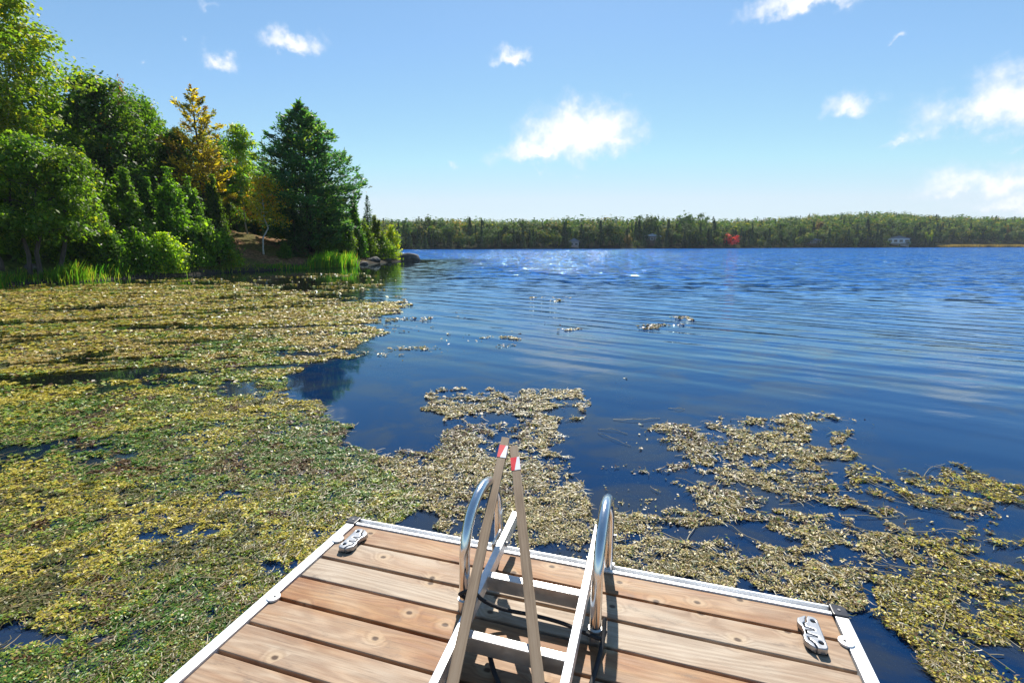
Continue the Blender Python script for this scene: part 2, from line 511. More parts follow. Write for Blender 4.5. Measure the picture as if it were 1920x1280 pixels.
def mat_ground():
    m, n = material('forest_floor')
    pos = n('ShaderNodeNewGeometry').outputs['Position']
    a = n.noise(pos, .55, 5, .6)
    b = n.noise(pos, 5.0, 6, .7)
    litter = n.ramp(b, [(.3, (.06, .035, .02)), (.5, (.20, .11, .055)), (.66, (.34, .20, .11)), (.8, (.42, .30, .2))])
    green = n.ramp(b, [(.3, (.03, .05, .012)), (.6, (.10, .13, .025)), (.8, (.2, .2, .05))])
    sep = n('ShaderNodeSeparateXYZ', {0: pos})
    gm = n.math('ADD', n.remap(a, .42, .58), n.remap(sep.outputs[1], 25, 34, .9, -.35), clamp=True)
    c = n.mix(gm, litter, green)
    c = n.mix(n.remap(sep.outputs[2], .12, .45, 1, 0), c, (.045, .038, .03))
    bmp = n('ShaderNodeBump', {'Strength': .8, 'Distance': .08, 'Height': b})
    p = n('ShaderNodeBsdfPrincipled', {'Base Color': c, 'Roughness': .95, 'Specular IOR Level': .1, 'Normal': bmp.outputs[0]})
    finish(n, p.outputs[0])
    return m


def mat_rock():
    m, n = material('shield_rock')
    ob = n('ShaderNodeTexCoord').outputs['Object']
    a = n.noise(ob, 1.7, 7, .65)
    b = n.noise(n.mapping(ob, (1, 1, 5)), 2.0, 5, .6)
    c = n.ramp(n.math('ADD', n.math('MULTIPLY', a, .6), n.math('MULTIPLY', b, .4)), [(.3, (.022, .021, .021)), (.5, (.08, .076, .074)), (.7, (.20, .19, .175))])
    bmp = n('ShaderNodeBump', {'Strength': .9, 'Distance': .06, 'Height': a})
    p = n('ShaderNodeBsdfPrincipled', {'Base Color': c, 'Roughness': .85, 'Normal': bmp.outputs[0]})
    finish(n, p.outputs[0])
    return m


M = dict(
    leaf=mat_leaf(), far_leaf=mat_leaf('far_leaf', .75, .1, .24), water=mat_water(), weed=mat_weed(), ground=mat_ground(), rock=mat_rock(), wood=mat_wood(), stake=mat_stake(),
    bark=mat_bark('dark_bark', (.03, .024, .02), (.12, .10, .085)), birch=mat_bark('birch_bark', (.45, .43, .40), (.68, .66, .62), True),
    grey_bark=mat_bark('weathered_wood', (.16, .14, .12), (.42, .38, .33)),
    alu=mat_metal('brushed_aluminium', (.86, .87, .88), .42, .14, .75), tube=mat_metal('polished_tube', (.84, .83, .81), .17, .08, 1.0, (60, 60, 6)),
    step=mat_metal('worn_aluminium', (.72, .70, .67), .4, .15, .9), rail=mat_metal('anodised_rail', (.90, .91, .92), .5, .1, .45),
    black=mat_simple('black_plastic', (.035, .035, .042), .38, 0, .25, 14, .0006), cleat=mat_metal('cast_cleat', (.40, .41, .43), .36, .1, .9),
    rope=mat_simple('black_rope', (.018, .018, .02), .75, 0, .3, 60, .002), screw=mat_metal('screw_steel', (.3, .29, .28), .4, .1),
    red=mat_simple('red_tape', (.72, .012, .03), .4, 0, .06, 20), white=mat_simple('white_tape', (.82, .84, .86), .4, 0, .05, 20),
    float_=mat_simple('float_plastic', (.02, .02, .022), .6, 0, .2, 8), dark=mat_simple('dark_recess', (.012, .012, .013), .6, 0, .1, 8),
    siding=mat_simple('white_siding', (.72, .72, .70), .6, 0, .06, 3), brown=mat_simple('brown_siding', (.10, .065, .045), .7, 0, .15, 3),
    greyroof=mat_simple('grey_shingle', (.30, .31, .33), .8, 0, .2, 5), paleroof=mat_simple('pale_metal_roof', (.62, .63, .64), .5, 0, .08, 3),
    glass=mat_simple('window_glass', (.03, .04, .05), .08, 0, .1, 2), deckwood=mat_simple('grey_deck_board', (.30, .26, .22), .8, 0, .2, 6),
)

# ------------------------------------------------------------------ setting: water, bed, banks
me = np_mesh('lake', [(-400, -80, 0), (720, -80, 0), (720, 660, 0), (-400, 660, 0)], [(0, 1, 2, 3)], M['water'])
props(link('lake', me), 'blue lake with ripples reflecting the sky', 'lake', kind='structure')
me = np_mesh('lake_bed', [(-400, -80, -1.9), (720, -80, -1.9), (720, 660, -1.9), (-400, 660, -1.9)], [(0, 1, 2, 3)], mat_simple('lake_mud', (.018, .024, .022), .95, 0, .4, .8))
props(link('lake_bed', me), 'dark muddy bottom under the shallow water', 'lake bed', kind='structure')

SHORE = [(-40, 6), (-29, 14), (-23.2, 19.5), (-22, 22), (-21.2, 27), (-20.2, 29.5), (-18.2, 34.5), (-16.3, 38), (-14.3, 41.5), (-13.6, 45), (-13.0, 49), (-12.2, 55), (-11.9, 58.5), (-12.5, 61), (-17, 65), (-30, 71), (-75, 82), (-120, 82), (-120, 6)]


def bank_height(x, y):
    x = np.asarray(x, float); y = np.asarray(y, float)
    d = dist_poly(x, y, SHORE)
    s_ = np.where(inside(x.ravel(), y.ravel(), SHORE).reshape(x.shape), d, -d)
    s_ = s_ + (fbm(x * .6, y * .6, 3, 5) - .5) * 1.2
    h = np.where(s_ < 0, np.maximum(s_ * .45, -1.65), np.interp(s_, [0, .25, .8, 2, 5, 9, 16, 30, 60], [0, .12, .3, .62, 1.7, 2.6, 3.6, 5, 7]))
    k = np.clip((y - 46) / 8, 0, 1)                                   # the point is low and rocky
    h = np.where(s_ > 0, h * (1 - .55 * k) + .12 * k, h)
    return h + np.where(s_ > .5, (fbm(x * 1.3, y * 1.3, 3, 9) - .5) * .5, 0)


def grid_mesh(name, x0, x1, y0, y1, step, fh, mat):
    xs, ys = np.arange(x0, x1 + .01, step), np.arange(y0, y1 + .01, step)
    gx, gy = np.meshgrid(xs, ys)
    V = np.stack([gx, gy, fh(gx, gy)], -1).reshape(-1, 3)
    nx, ny = len(xs), len(ys)
    i = (np.arange(ny - 1)[:, None] * nx + np.arange(nx - 1)[None]).ravel()
    return np_mesh(name, V, np.stack([i, i + 1, i + nx + 1, i + nx], 1), mat, smooth=True)


props(link('shore_ground', grid_mesh('shore_ground', -74, -9, 8, 90, .55, bank_height, M['ground'])), 'wooded bank with leaf litter and mossy ground along the bay', 'shore', kind='structure')

FAR = [(-220, 140), (-90, 158), (-22, 171), (30, 188), (78, 206), (125, 228), (180, 250), (235, 266), (290, 279), (420, 300), (700, 330)]


def far_shore(x):
    return np.interp(x, [q[0] for q in FAR], [q[1] for q in FAR])


def far_height(x, y):
    d = np.asarray(y) - far_shore(x)
    A = np.interp(x, [-200, 40, 110, 165, 215, 300, 420, 700], [4, 4, 4.5, 11, 17, 15, 13, 12])
    return np.where(d < 0, np.maximum(d * .2, -1.8), np.interp(d, [0, 2, 10], [0, .7, 1.4]) + A * (1 - np.exp(-np.maximum(d - 6, 0) / 60))) + (fbm(x * .05, np.asarray(y) * .05, 3, 3) - .5) * np.clip(d / 30, 0, 1) * 3


mfar = mat_simple('far_ground', (.02, .025, .01), 1.0, 0, .5, .08, spec=.02)
props(link('far_hill', grid_mesh('far_hill', -220, 640, 130, 620, 8, far_height, mfar)), 'low wooded hills rising beyond the lake', 'hill', kind='structure')

# ------------------------------------------------------------------ trees
rng = np.random.default_rng(7)


def leaves(Cn, size, rng, up=.4, elong=1.6, axis=None, ax_w=0.0, curl=0.0, out=None, ow=0.0):
    """a four-sided leaf (or spray) at every centre"""
    k = len(Cn)
    nrm = rng.normal(size=(k, 3)); nrm[:, 2] = np.abs(nrm[:, 2]) + up
    if out is not None:
        nrm = nrm * (1 - ow) + out / (np.linalg.norm(out, axis=1, keepdims=True) + 1e-9) * ow * 2.2
    nrm /= np.linalg.norm(nrm, axis=1, keepdims=True)
    t = rng.normal(size=(k, 3))
    if axis is not None:
        t = t * (1 - ax_w) + axis * ax_w * 2
    t -= nrm * (t * nrm).sum(1, keepdims=True)
    t /= np.linalg.norm(t, axis=1, keepdims=True) + 1e-9
    b = np.cross(nrm, t)
    L = (size * np.exp(rng.normal(size=k) * .36 - .04))[:, None]
    W = L / elong
    V = np.stack([Cn - t * L * .5, Cn + b * W * .5 + t * L * .05 + nrm * L * curl, Cn + t * L * .5, Cn - b * W * .5 + t * L * .05 + nrm * L * curl], 1).reshape(-1, 3)
    Fq = np.arange(4 * k).reshape(-1, 4)
    return V, Fq


PIG = 1.6


def palette(k, cols, wts, rng, grp=None, jit=.22):
    """leaf pigments: picked per leaf, or per clump when grp gives the clump of each leaf"""
    cols = np.array(cols)
    if grp is None:
        c = cols[rng.choice(len(cols), k, p=wts)]
    else:
        g = cols[rng.choice(len(cols), grp.max() + 1, p=wts)]
        c = np.where((rng.random(k) < .72)[:, None], g[grp], cols[rng.choice(len(cols), k, p=wts)])
    c = c * rng.uniform(1 - jit, 1 + jit, (k, 1)) * PIG
    return np.repeat(c, 4, axis=0)


def limb_path(a, b, rng, wob=.08, sag=0.0, k=6):
    a, b = np.array(a, float), np.array(b, float)
    L = np.linalg.norm(b - a)
    P = []
    for i in range(k):
        t = i / (k - 1)
        q = a + (b - a) * t + rng.normal(size=3) * L * wob * t * (1 - t) * 1.6
        q[2] += sag * L * 4 * t * (1 - t)
        P.append(q)
    return P


def broadleaf(H, Rr, base, seed, cols, wts, n_leaf=11000, leaf=.14, bark='bark', trunk_r=None, lean=(0, 0), dens=.15, n_limb=22, trunks=1, flat=1.0, droop=0.0):
    g = np.random.default_rng(seed)
    mb = MB()
    tr = trunk_r or H * .014
    cl = []
    for ti in range(trunks):
        ox = (ti - (trunks - 1) / 2) * tr * 3.2
        top = np.array([lean[0] * H + ox * 3, lean[1] * H, H * .95])
        tp = limb_path((ox, 0, -.4), top, g, .05, 0, 9)
        mb.tube(tp, [tr * (1.25 if i == 0 else 1) * (1 - .9 * i / 8) + .008 for i in range(9)], 8)
        for i in range(n_limb // trunks):
            t = base + (1 - base) * (i + g.random()) / (n_limb // trunks) * .98
            f = t * 8; j = min(int(f), 7)
            p0 = tp[j] + (tp[j + 1] - tp[j]) * (f - j)
            u_ = (t - base) / (1 - base)
            prof = math.sin(math.pi * min(.98, .16 + .84 * u_) ** .8) ** .75
            az = i * 2.4 + g.normal() * .5
            L = Rr * prof * g.uniform(.5, 1.2)
            rise = g.uniform(.25, .75) * L * (1 - droop) - droop * L * .35
            p1 = p0 + np.array([math.cos(az) * L, math.sin(az) * L, rise])
            lp = limb_path(p0, p1, g, .12, .04)
            mb.tube(lp, [max(.006, tr * .42 * (1 - t * .6) * (1 - .85 * q / 5)) for q in range(6)], 5, False)
            for q in range(2, 6):
                for _ in range(2 if q < 5 else 3):
                    cl.append(lp[q] + g.normal(size=3) * np.array([1, 1, .75]) * Rr * .14)
            for _ in range(2):
                q = g.integers(2, 5)
                e = lp[q] + g.normal(size=3) * np.array([.5, .5, .3]) * Rr * .5
                sp = limb_path(lp[q], e, g, .1, 0, 4)
                mb.tube(sp, [.02 * tr / .12, .012, .009, .005], 4, False)
                cl += [e, e * .5 + sp[1] * .5]
        cl += [top + g.normal(size=3) * Rr * .12 for _ in range(5)]
    cl = np.array(cl)
    gi = g.integers(0, len(cl), n_leaf)
    sz = g.uniform(.55, 1.3, len(cl))[gi][:, None]
    Cn = cl[gi] + g.normal(size=(n_leaf, 3)) * np.array([1, 1, .62 * flat]) * Rr * dens * sz
    Cn[:, 2] = np.maximum(Cn[:, 2], .15 + g.random(n_leaf) * .3)
    V, Fq = leaves(Cn, leaf, g, .35, 1.4, curl=.08, out=Cn - cl[gi] + np.array([0, 0, .25 * Rr * dens]), ow=.36)
    return mb, V, Fq, palette(n_leaf, cols, wts, g, gi), bark


def conifer(H, Rr, base, seed, cols, wts, step=.32, per=7, leaf=.2, droop=.12, taper=.85, bark='bark', trunk_r=None, irregular=.18, up=0.0, tuft=False, gap=0.0, dens=14, bare=.15, side=.34):
    """spruce, fir or pine: whorls of boughs with needle sprays along each"""
    g = np.random.default_rng(seed)
    mb = MB()
    tr = trunk_r or H * .013
    mb.tube([(0, 0, -.4), (g.normal() * .05, 0, H * .3), (g.normal() * .06, g.normal() * .06, H * .65), (0, 0, H)], [tr * 1.2, tr, tr * .6, .015], 8)
    Cs, Ax, Gr = [], [], []
    z, gi = H * base, 0
    while z < H * .985:
        t = (z - H * base) / (H * (1 - base))
        if tuft:
            prof = np.interp(t, [0, .12, .35, .7, 1], [.55, .85, 1, .62, .07])
        else:
            prof = (1 - t) ** taper + .03
        k = max(4, int(per * (1 - .35 * t)))
        a0 = g.random() * 6.28
        for i in range(k):
            if g.random() < gap: continue
            az = a0 + i * 6.283 / k + g.normal() * .2
            L = Rr * prof * g.uniform(1 - irregular * 1.6, 1 + irregular)
            d = np.array([math.cos(az), math.sin(az), 0.0])
            rise = (up * (.5 + t) - droop * (1 - t)) * L
            kk = 7
            pts = [np.array([0, 0, z]) + d * L * q / (kk - 1) + np.array([0, 0, rise * (q / (kk - 1)) ** (1.6 if tuft else 1.0) - (0 if tuft else .08 * L * math.sin(math.pi * q / (kk - 1)))]) for q in range(kk)]
            if L > .25:
                mb.tube(pts, [max(.004, tr * .28 * (1 - t * .7) * (1 - .8 * q / (kk - 1))) for q in range(kk)], 4, False)
            m_ = max(4, int(dens * L / Rr * (1.6 if tuft else 1) * Rr))
            s_ = bare + (1 - bare) * g.random(m_) ** (.65 if tuft else .8)
            f = s_ * (kk - 1); j = np.minimum(f.astype(int), kk - 2)
            P = np.array(pts)
            q = P[j] + (P[j + 1] - P[j]) * (f - j)[:, None]
            perp = np.array([-d[1], d[0], 0])
            sd_ = g.normal(size=m_)
            w = side * L * (1.05 - s_ * .75)
            q = q + perp * (sd_ * w)[:, None] + np.array([0, 0, 1]) * (g.normal(size=m_) * (.10 if tuft else .05) * min(L, 1.6) - (0 if tuft else .06 * np.abs(sd_) * L))[:, None]
            Cs.append(q)
            Ax.append(d * .8 + perp * (sd_ * .55)[:, None] + np.array([0, 0, .55 if tuft else -.12]))
            Gr.append(np.full(m_, gi)); gi += 1
        z += step * g.uniform(.7, 1.3) * (1 - .45 * t)
    Cs.append(np.array([0, 0, H]) + g.normal(size=(12, 3)) * np.array([.05, .05, .16])); Ax.append(np.tile([0, 0, 1.0], (12, 1))); Gr.append(np.full(12, gi))
    Cn, Ax, Gr = np.concatenate(Cs), np.concatenate(Ax), np.concatenate(Gr)
    V, Fq = leaves(Cn, leaf, g, .5, 2.6 if tuft else 2.1, Ax, .75)
    return mb, V, Fq, palette(len(Cn), cols, wts, g, Gr), bark


def cedar(H, Rr, base, seed, cols, wts, n_leaf=9000, leaf=.16, bark='bark', trunk_r=None, top=.9, lumps=110, round_=.55, leaders=5):
    """white cedar or dense bush: upright sprays in lumps over a rounded cone"""
    g = np.random.default_rng(seed)
    mb = MB()
    tr = trunk_r or H * .014
    mb.tube([(0, 0, -.4), (g.normal() * .08, g.normal() * .08, H * .5), (0, 0, H * .93)], [tr * 1.2, tr * .8, .01], 7)
    nl = leaders
    la = g.random(nl) * 6.283
    lr_ = Rr * np.concatenate([[0.0], g.uniform(.25, .62, nl - 1)])
    lh = H * np.concatenate([[1.0], g.uniform(.55, .92, nl - 1)])
    lw = Rr * np.concatenate([[.62], g.uniform(.38, .6, nl - 1)])
    li = g.integers(0, nl, lumps)
    u_ = g.random(lumps) ** .85
    prof = np.clip(1 - u_, 0, 1) ** top * np.clip(round_ + u_ * 3.0, 0, 1)
    az = g.random(lumps) * 6.283
    rr = lw[li] * prof * g.uniform(.35, 1.25, lumps) + .04
    spread = .55 + .45 * (1 - u_)
    cl = np.stack([np.cos(la[li]) * lr_[li] * spread + np.cos(az) * rr, np.sin(la[li]) * lr_[li] * spread + np.sin(az) * rr, H * base + (lh[li] - H * base) * u_], 1)
    rr = np.hypot(cl[:, 0], cl[:, 1])
    for i in range(0, lumps, 3):
        p1 = cl[i]
        mb.tube(limb_path((0, 0, max(.1, p1[2] - rr[i] * .6)), p1, g, .08, 0, 4), [tr * .25, tr * .18, .012, .006], 4, False)
    gi = g.integers(0, lumps, n_leaf)
    sg = Rr * .115 * (.5 + .7 * (1 - u_[gi]))[:, None] * g.uniform(.7, 1.5, lumps)[gi][:, None]
    Cn = cl[gi] + g.normal(size=(n_leaf, 3)) * sg * np.array([1, 1, 1.9])
    k = 60
    Cn[:k] = np.array([0, 0, H * .97]) + g.normal(size=(k, 3)) * np.array([.09, .09, .25]) * Rr
    Cn[:, 2] = np.clip(Cn[:, 2], .06, H * 1.02)
    out = np.stack([Cn[:, 0], Cn[:, 1], np.full(n_leaf, Rr * .9)], 1)
    out /= np.linalg.norm(out, axis=1, keepdims=True)
    V, Fq = leaves(Cn, leaf, g, .15, 1.7, out, .6, out=Cn - cl[gi] + out * .1 * Rr, ow=.3)
    return mb, V, Fq, palette(n_leaf, cols, wts, g, gi), bark


# leaf pigments
G_MAPLE = ([(.045, .085, .012), (.07, .12, .018), (.10, .15, .02), (.16, .17, .025)], [.34, .36, .22, .08])
G_DARK = ([(.028, .062, .012), (.045, .085, .014), (.065, .11, .02), (.10, .13, .02)], [.4, .36, .18, .06])
G_BIRCH = ([(.09, .14, .018), (.13, .17, .022), (.20, .20, .025), (.25, .19, .03)], [.36, .36, .22, .06])
G_YELLOW = ([(.34, .25, .03), (.25, .22, .03), (.15, .16, .02), (.36, .16, .03)], [.38, .3, .22, .1])
G_CEDAR = ([(.05, .09, .015), (.075, .12, .018), (.11, .155, .02), (.035, .065, .014)], [.32, .34, .2, .14])
G_SPRUCE = ([(.022, .055, .02), (.035, .075, .024), (.05, .095, .03)], [.42, .38, .2])
G_PINE = ([(.028, .075, .036), (.042, .10, .042), (.065, .125, .04), (.11, .145, .03)], [.32, .38, .22, .08])
G_GOLD = ([(.19, .145, .025), (.28, .21, .025), (.10, .105, .025), (.12, .075, .02)], [.34, .26, .22, .18])
G_BUSH = ([(.13, .18, .02), (.18, .22, .025), (.09, .14, .018), (.27, .25, .03)], [.34, .34, .2, .12])
G_OLIVE = ([(.12, .13, .025), (.17, .15, .03), (.09, .10, .02), (.22, .14, .03)], [.35, .3, .22, .13])
G_RED = ([(.30, .03, .035), (.42, .05, .05), (.24, .05, .06)], [.4, .4, .2])

PROTO = {}


def proto(key, made):
    mb, V, Fq, cols, bark = made
    t = bpy.data.meshes.new(key + '_trunk')
    t.from_pydata(mb.v, [], mb.f)
    t.materials.append(M[bark])
    t.polygons.foreach_set('use_smooth', np.ones(len(t.polygons), bool))
    PROTO[key] = (t, np_mesh(key + '_crown', V, Fq, M['leaf'], cols))


def plant(name, key, loc, s_=1.0, rz=0.0, label=None, cat='tree', group=None, tint=(1, 1, 1), sz=None):
    r = empty(name, loc, rz, label, cat, group)
    r.scale = (s_, s_, sz or s_)
    t, c = PROTO[key]
    link('trunk', t, r)
    k = link('crown', c, r)
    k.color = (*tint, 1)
    return r


def tree(name, key, x, Y, top, ref_h, label, tint=(1, 1, 1), rz=None, wide=1.0, group=None, cat='tree'):
    """a tree at photo column x, Y metres ahead, reaching the photo row top"""
    X = col_at(x, Y)
    zb = float(bank_height(np.array([X]), np.array([Y]))[0]) - .05
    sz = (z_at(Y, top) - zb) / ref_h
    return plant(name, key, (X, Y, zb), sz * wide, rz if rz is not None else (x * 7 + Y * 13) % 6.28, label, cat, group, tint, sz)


proto('poplar', broadleaf(15, 3.3, .47, 11, *G_BIRCH, n_leaf=17000, leaf=.20, bark='birch', trunk_r=.15, n_limb=30, dens=.12))
proto('poplar_b', broadleaf(14, 3.0, .40, 12, *G_BIRCH, n_leaf=12000, leaf=.20, bark='birch', trunk_r=.15, n_limb=26))
proto('waterside', broadleaf(6.2, 2.3, .38, 13, *G_MAPLE, n_leaf=14000, leaf=.15, trunk_r=.13, n_limb=28, trunks=2, droop=.42, dens=.115))
proto('leaning', broadleaf(6.2, 2.4, .36, 14, *G_MAPLE, n_leaf=14000, leaf=.15, trunk_r=.14, n_limb=28, lean=(.16, 0), droop=.4, dens=.115))
proto('maple', broadleaf(12, 3.4, .14, 15, *G_DARK, n_leaf=16000, leaf=.24, n_limb=34, dens=.12))
proto('maple_b', broadleaf(12, 3.2, .16, 16, *G_MAPLE, n_leaf=15000, leaf=.24, n_limb=32, dens=.12))
proto('birch', broadleaf(12, 2.0, .30, 17, *G_BIRCH, n_leaf=7000, leaf=.22, bark='birch', trunk_r=.085, n_limb=24, dens=.17))
proto('yellow_birch', broadleaf(7, 1.9, .38, 18, *G_YELLOW, n_leaf=4200, leaf=.15, bark='birch', trunk_r=.07, n_limb=18, lean=(.06, 0), dens=.2))
proto('spruce', conifer(9, 1.7, .04, 21, *G_SPRUCE, step=.27, per=8, leaf=.22, dens=17))
proto('spruce_b', conifer(9, 1.5, .05, 22, *G_SPRUCE, step=.27, per=8, leaf=.22, dens=17, irregular=.3))
proto('pine', conifer(14, 4.5, .05, 23, *G_PINE, step=.36, per=9, leaf=.33, tuft=True, up=.16, droop=-.03, irregular=.36, gap=.06, dens=25, trunk_r=.22, bare=.25, side=.24))
proto('gold_pine', conifer(14, 3.0, .18, 24, *G_GOLD, step=.52, per=7, leaf=.32, tuft=True, up=.36, droop=-.05, irregular=.45, gap=.2, dens=26, trunk_r=.16, bare=.3, side=.24))
proto('cedar', cedar(6, 1.7, .03, 25, *G_CEDAR, n_leaf=11000, leaf=.19))
proto('cedar_b', cedar(6, 1.9, .03, 26, *G_CEDAR, n_leaf=11000, leaf=.19, lumps=150, top=.75, leaders=7))
proto('shrub', cedar(2.2, 1.4, .08, 27, *G_BUSH, n_leaf=5500, leaf=.14, top=.5, round_=.75, lumps=110, leaders=8, trunk_r=.05))
proto('shrub_b', cedar(2.2, 1.5, .08, 28, *G_CEDAR, n_leaf=5500, leaf=.15, top=.55, round_=.7, lumps=110, leaders=9, trunk_r=.05))

T = tree
T('birch_tree', 'poplar', 66, 28, -45, 15, 'tall white-trunked birch with yellow-green leaves, tallest at the left edge', (.84, .82, .9), wide=1.05, rz=.4)
T('birch_tree', 'poplar_b', -14, 26, 30, 14, 'white-trunked birch with lime leaves cut off by the left edge of the photo', (1.1, 1.0, .9), rz=2.1)
T('maple_tree', 'waterside', 66, 23.7, 262, 6.2, 'green tree on two dark trunks standing in the reeds at the far left', wide=.82, rz=.3)
T('maple_tree', 'leaning', 118, 25.2, 282, 6.2, 'green tree with a single leaning trunk above the reeds', rz=.2, wide=.85)
T('maple_tree', 'leaning', 5, 23.2, 330, 6.2, 'dark-leaved tree over the reeds, touching the left edge of the photo', (.8, .85, .9), rz=3.6)
T('maple_tree', 'maple', 225, 35, 142, 12, 'big dark green maple rising right beside the tallest birch', wide=.95)
T('maple_tree', 'maple_b', 302, 39, 188, 12, 'rounded olive-green maple between the big dark maple and the golden pine', (1.0, .95, .8), wide=.85)
T('maple_tree', 'maple', 355, 40, 240, 12, 'dark round maple directly left of the golden pine', (.85, .9, .9), wide=.85)
T('maple_tree', 'maple_b', 266, 43, 166, 12, 'maple with purple-red top leaves behind the dark maples', (1.9, .5, 1.3), wide=.45)
T('spruce_tree', 'spruce', 192, 30, 285, 9, 'small pointed spruce between the leaning tree and the cedars', (1.15, 1.15, 1.0), wide=.9)
T('spruce_tree', 'spruce_b', 140, 27.5, 300, 9, 'dark spruce behind the leaning waterside tree', (1.0, 1.05, 1.0), wide=.9)
T('cedar_tree', 'cedar', 256, 30.3, 318, 6, 'tall green cedar beside the small pointed spruce', wide=1.0)
T('cedar_tree', 'cedar_b', 335, 33, 318, 6, 'broad bright green cedar below the golden pine', (1.0, 1.06, .9), wide=1.0)
T('cedar_tree', 'cedar', 296, 33.5, 335, 6, 'dark green cedar squeezed between two brighter cedars', (.8, .85, .9), wide=.9)
T('pine_tree', 'gold_pine', 395, 40, 163, 14, 'pine with golden brown needles and an open ragged top', rz=1.2, wide=1.0)
T('birch_tree', 'birch', 470, 45, 226, 12, 'slender pale-stemmed birch between the golden pine and the big green pine', (.85, .9, .9), wide=.95)
T('birch_tree', 'yellow_birch', 496, 39.2, 328, 7, 'small birch with yellow autumn leaves and a crooked white stem', wide=1.05, rz=.5)
T('spruce_tree', 'spruce_b', 511, 48, 265, 9, 'thin dark spruce just left of the big green pine', (.8, .8, .9), wide=.62)
T('pine_tree', 'pine', 585, 43.5, 190, 14, 'big broad green pine standing alone against the sky on the point', wide=1.05, rz=.9)
T('spruce_tree', 'spruce', 556, 41.2, 392, 9, 'low dark spruce in front of the big green pine', (.85, .95, 1.0), wide=1.5)
T('cedar_tree', 'cedar_b', 640, 46, 385, 6, 'dark cedar under the right side of the big green pine', (.75, .9, .9), wide=.9)
T('cedar_tree', 'cedar', 668, 49, 372, 6, 'dark cedar at the edge of the point below the big pine', (.7, .85, .85), wide=.8)
T('spruce_tree', 'spruce', 694, 60, 366, 9, 'tiny lone spruce spire at the end of the point', (.8, .8, .9), wide=1.05)
T('spruce_tree', 'spruce_b', 671, 58, 358, 9, 'thin ragged spruce next to the lone spire on the point', (.9, .9, .95), wide=.75)
T('cedar_tree', 'cedar', 706, 53, 405, 6, 'olive brown cedar on the rocky point', (1.5, 1.15, .9), wide=1.0)
T('bush', 'shrub', 738, 55.5, 424, 2.2, 'round bright lime bush at the tip of the rocky point', (1.15, 1.1, .9), wide=.62, cat='bush')
T('bush', 'shrub', 311, 30.2, 438, 2.2, 'round yellow-green bush above the fallen log', wide=.95, cat='bush')
T('bush', 'shrub_b', 385, 33.4, 408, 2.2, 'dense green bush in front of the golden pine', wide=.82, cat='bush')
T('bush', 'shrub_b', 425, 35.2, 430, 2.2, 'low green bush leaning over the right end of the fallen log', (.9, .95, .9), wide=.8, cat='bush')
T('bush', 'shrub', 432, 34.6, 468, 2.2, 'small yellow-green sprig bush over the water by the leaf-litter slope', wide=1.1, cat='bush')
T('bush', 'shrub_b', 362, 32.0, 455, 2.2, 'low leafy bush right behind the fallen log', (1.1, 1.15, .9), wide=1.1, cat='bush')
T('bush', 'shrub_b', 205, 28.6, 430, 2.2, 'shady green bush behind the grey stump', (.8, .9, .8), wide=.9, cat='bush')
T('bush', 'shrub_b', 610, 43.0, 445, 2.2, 'dark bush at the foot of the big green pine', (.7, .85, .9), wide=1.0, cat='bush')
T('bush', 'shrub_b', 536, 39.6, 455, 2.2, 'dark low bush beside the leaf-litter slope', (.7, .85, .9), wide=.9, cat='bush')

T('cedar_tree', 'cedar_b', 28, 25.6, 300, 6, 'green cedar filling the gap behind the reeds at the left edge', (1.0, 1.05, .9), wide=.95)
T('cedar_tree', 'cedar', 168, 28.4, 292, 6, 'cedar with light tips between the leaning tree and the big maple', (1.1, 1.12, .9), wide=.95)
T('cedar_tree', 'cedar_b', 212, 29.8, 338, 6, 'shorter cedar left of the tall cedar by the pointed spruce', (1.0, 1.05, .9), wide=.9)
T('cedar_tree', 'cedar_b', 372, 35.5, 335, 6, 'cedar standing under the right side of the golden pine', (.9, 1.0, .9), wide=.95)
T('cedar_tree', 'cedar', 415, 38.5, 330, 6, 'dark narrow cedar right of the golden pine trunk', (.8, .9, .9), wide=.8)
T('cedar_tree', 'cedar_b', 622, 45.5, 395, 6, 'mid-green cedar at the right foot of the big pine', (1.0, 1.05, 1.0), wide=1.2)
T('cedar_tree', 'cedar', 655, 47.5, 400, 6, 'bright-tipped cedar nearest the water below the point spruces', (1.2, 1.2, .95), wide=1.25)
T('cedar_tree', 'cedar_b', 686, 51.5, 412, 6, 'olive-green cedar just left of the brown cedar on the point', (1.35, 1.2, .9), wide=1.35)
T('cedar_tree', 'cedar', 192, 27.6, 345, 6, 'cedar standing at the bank right of the leaning trunk, partly over the reeds', (1.05, 1.1, .9), wide=1.0)
T('bush', 'shrub_b', 60, 25.3, 425, 2.2, 'leafy bush between the double trunk and the reeds', wide=.9, cat='bush')
T('bush', 'shrub_b', 135, 27.2, 420, 2.2, 'leafy bush filling the shade right of the leaning trunk', (.9, 1.0, .9), wide=.95, cat='bush')
T('bush', 'shrub_b', 262, 29.3, 428, 2.2, 'leafy bush at the left end of the fallen log', (1.1, 1.15, .9), wide=.85, cat='bush')
T('bush', 'shrub_b', 718, 53.0, 440, 2.2, 'low olive bush left of the round lime bush', (1.4, 1.2, .9), wide=.9, cat='bush')

